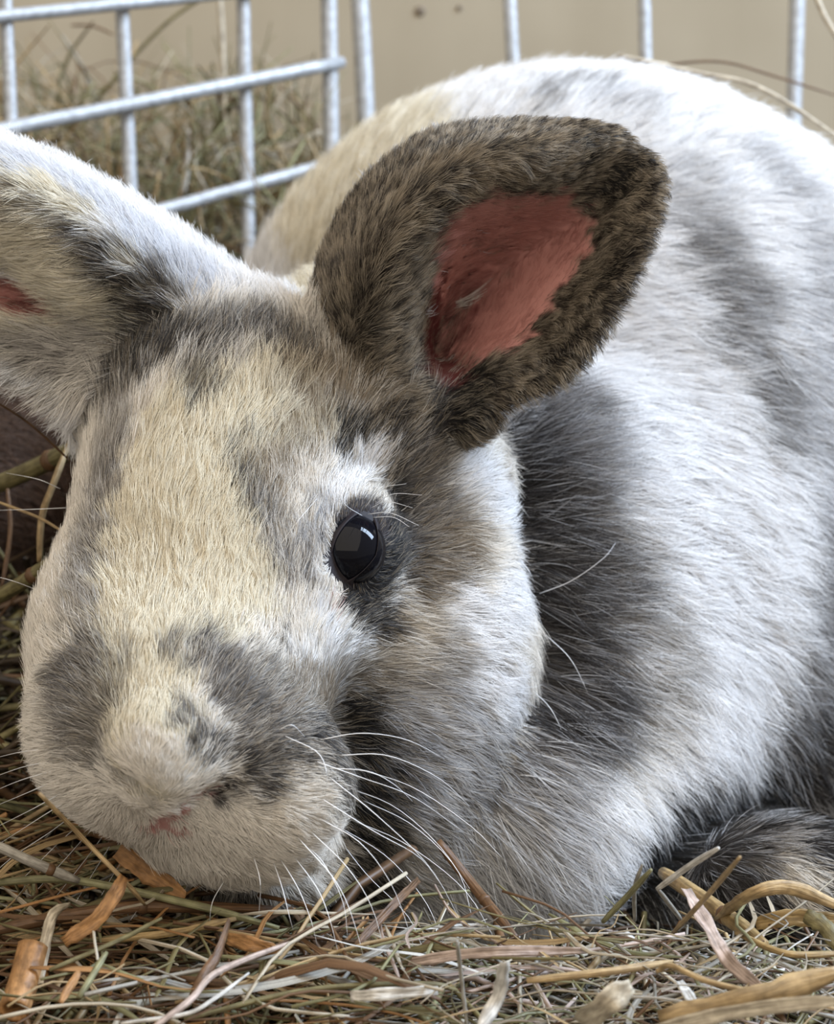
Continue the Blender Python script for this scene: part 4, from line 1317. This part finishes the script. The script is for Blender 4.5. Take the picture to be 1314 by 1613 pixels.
stalk([(1020, 105, .66), (1130, 97, .66), (1220, 120, .66), (1330, 155, .66)], 4, 'brown', 'thin brown arched stem behind the pale one, upper right', D=True)
stalk([(1280, -20, .62), (1300, 28, .62), (1330, 75, .62)], 10, 'pale', 'pale bent stem in the top right corner', D=True)
stalk([(345, -20, .80), (350, 60, .80), (353, 130, .80)], 9, 'pale', 'tall pale upright straw behind the left pen panel', D=True)
stalk([(330, -10, .78), (270, 30, .78), (212, 88, .78), (150, 165, .78)], 6, 'olive', 'long brown arched stem crossing the pen squares, upper left', D=True)
stalk([(112, 40, .78), (145, 41, .78), (180, 55, .78)], 4, 'brown', 'short thin brown stem in the upper left pen square', D=True)
stalk([(187, 240, .76), (194, 275, .76), (200, 312, .76)], 15, 'orange', 'orange cut straw standing in the hay heap behind the wires', D=True)
stalk([(299, 205, .75), (296, 250, .75), (289, 305, .75)], 11, 'white', 'white upright straw in the hay heap behind the wires', D=True)
stalk([(464, 133, .78), (445, 152, .78), (424, 180, .78)], 7, 'pale', 'pale slanting straw left of the pen corner', D=True)
stalk([(506, 207, .78), (465, 225, .78), (421, 250, .78)], 9, 'pale', 'pale straw slanting into the back of the rabbit by the pen corner', D=True)
stalk([(332, 150, .80), (340, 190, .80), (354, 235, .80)], 8, 'olive', 'olive leaning blade between two pen uprights', D=True)
stalk([(48, 108, .80), (58, 145, .80), (70, 185, .80)], 6, 'olive', 'thin olive stem at the far left of the hay heap', D=True)
stalk([(430, 130, .80), (422, 200, .80), (428, 240, .80), (400, 290, .80)], 6, 'olive', 'thin kinked stem beside the third pen upright', D=True)
stalk([(178, 108, .79), (205, 120, .79), (245, 140, .79)], 6, 'pale', 'pale stem lying across the second pen upright', D=True)

# many more stalks, each its own object; shared meshes
protos = {}
def proto(colr, kind, s):
    key = (colr, kind, s)
    if key in protos: return protos[key]
    q = np.random.default_rng(hash((len(protos), 5)) % 1000)
    Ls = 1.0
    pth = catmull([(-.5, q.normal() * .03, 0), (-.15, q.normal() * .07, q.normal() * .02), (.2, q.normal() * .07, q.normal() * .02), (.5, q.normal() * .05, 0)], 9)
    if kind == 'stem': v_, f_ = tube(pth, .0095 * np.linspace(1, .7, 9), 7); sd = 7
    else: v_, f_ = blade(pth, .021 * np.array([.4, .8, 1, 1, 1, .9, .8, .6, .2]), q.uniform(-2, 2), seed=len(protos), up=(0, 0, 1)); sd = 10
    me = bpy.data.meshes.new('hay_' + kind)
    me.from_pydata([tuple(map(float, x)) for x in v_], [], f_); me.polygons.foreach_set('use_smooth', [True] * len(me.polygons))
    me.materials.append(M_HAY[colr]); grain(me, 9, sd, len(protos)); protos[key] = me
    return me


q = np.random.default_rng(31)
LAB = {}
words = {'pale': 'pale beige', 'white': 'whitish', 'straw': 'tan', 'orange': 'orange-brown', 'green': 'grey-green', 'olive': 'olive', 'brown': 'brown', 'gold': 'golden', 'grey': 'grey', 'pink': 'pinkish beige'}
def scatter(n, x0, x1, y0, y1, cols, Lr, zr, where):
    nm = [c for c, w_ in cols]; w_ = np.array([w_ for c, w_ in cols], float); w_ /= w_.sum()
    for i in range(n):
        px, py = q.uniform(x0, x1), q.uniform(y0, y1)
        c = G(px, py, q.uniform(*zr)); colr = nm[q.choice(len(nm), p=w_)]
        kind = 'stem' if q.random() < .6 else 'blade'
        if py > 1530 and colr in ('pale', 'white'): kind = 'stem'
        o = bpy.data.objects.new('hay_stalk', proto(colr, kind, int(q.integers(0, 3))))
        COL.objects.link(o)
        Lm = q.uniform(*Lr) * (.7 if py > 1560 else 1)
        o.location = c; o.scale = (Lm, Lm * q.uniform(.6, 1.1), Lm * q.uniform(.6, 1.1))
        o.rotation_euler = (q.uniform(-.5, .5), q.normal() * .09, q.normal() * .75 + (math.pi if q.random() < .5 else 0))
        side = [w_ for lim, w_ in ((110, 'in the bottom left corner'), (240, 'left of the chin'), (380, 'below the nose'), (520, 'below the right side of the chin'),
                (640, 'under the whiskers'), (780, 'below the front of the chest'), (920, 'below the chest'), (1060, 'below the dark gap'),
                (1190, 'below the belly'), (2000, 'below the hind foot')) if px < lim][0]
        dep = 'back' if py < 1490 else ('middle' if py < 1555 else 'front')
        az_ = math.degrees(o.rotation_euler[2]) % 180
        lie = 'lying level' if az_ < 25 or az_ > 155 else ('slanting up right' if az_ < 75 else ('slanting up left' if az_ > 105 else 'pointing forward'))
        siz = 'long' if Lm > (Lr[0] + Lr[1]) / 2 else 'short'
        lab = '%s %s %s %s, %s, %s row' % (siz, words[colr], kind, lie, side, dep)
        tag(o, lab, 'stalk', 'loose stalks ' + side)
        LAB.setdefault(lab, []).append(o)
scatter(125, 0, 640, 1440, 1612, mixL, (.022, .055), (.000, .012), 'at the lower left, under the muzzle')
scatter(135, 560, 1314, 1450, 1612, mixR, (.014, .038), (.001, .013), 'at the lower right, under the chest')
scatter(25, -20, 150, 1280, 1450, mixL, (.025, .05), (.0, .015), 'left of the muzzle')
for lab, os_ in LAB.items():
    if len(os_) > 1:
        for o in os_: o['group'] = 'loose stalks: ' + lab
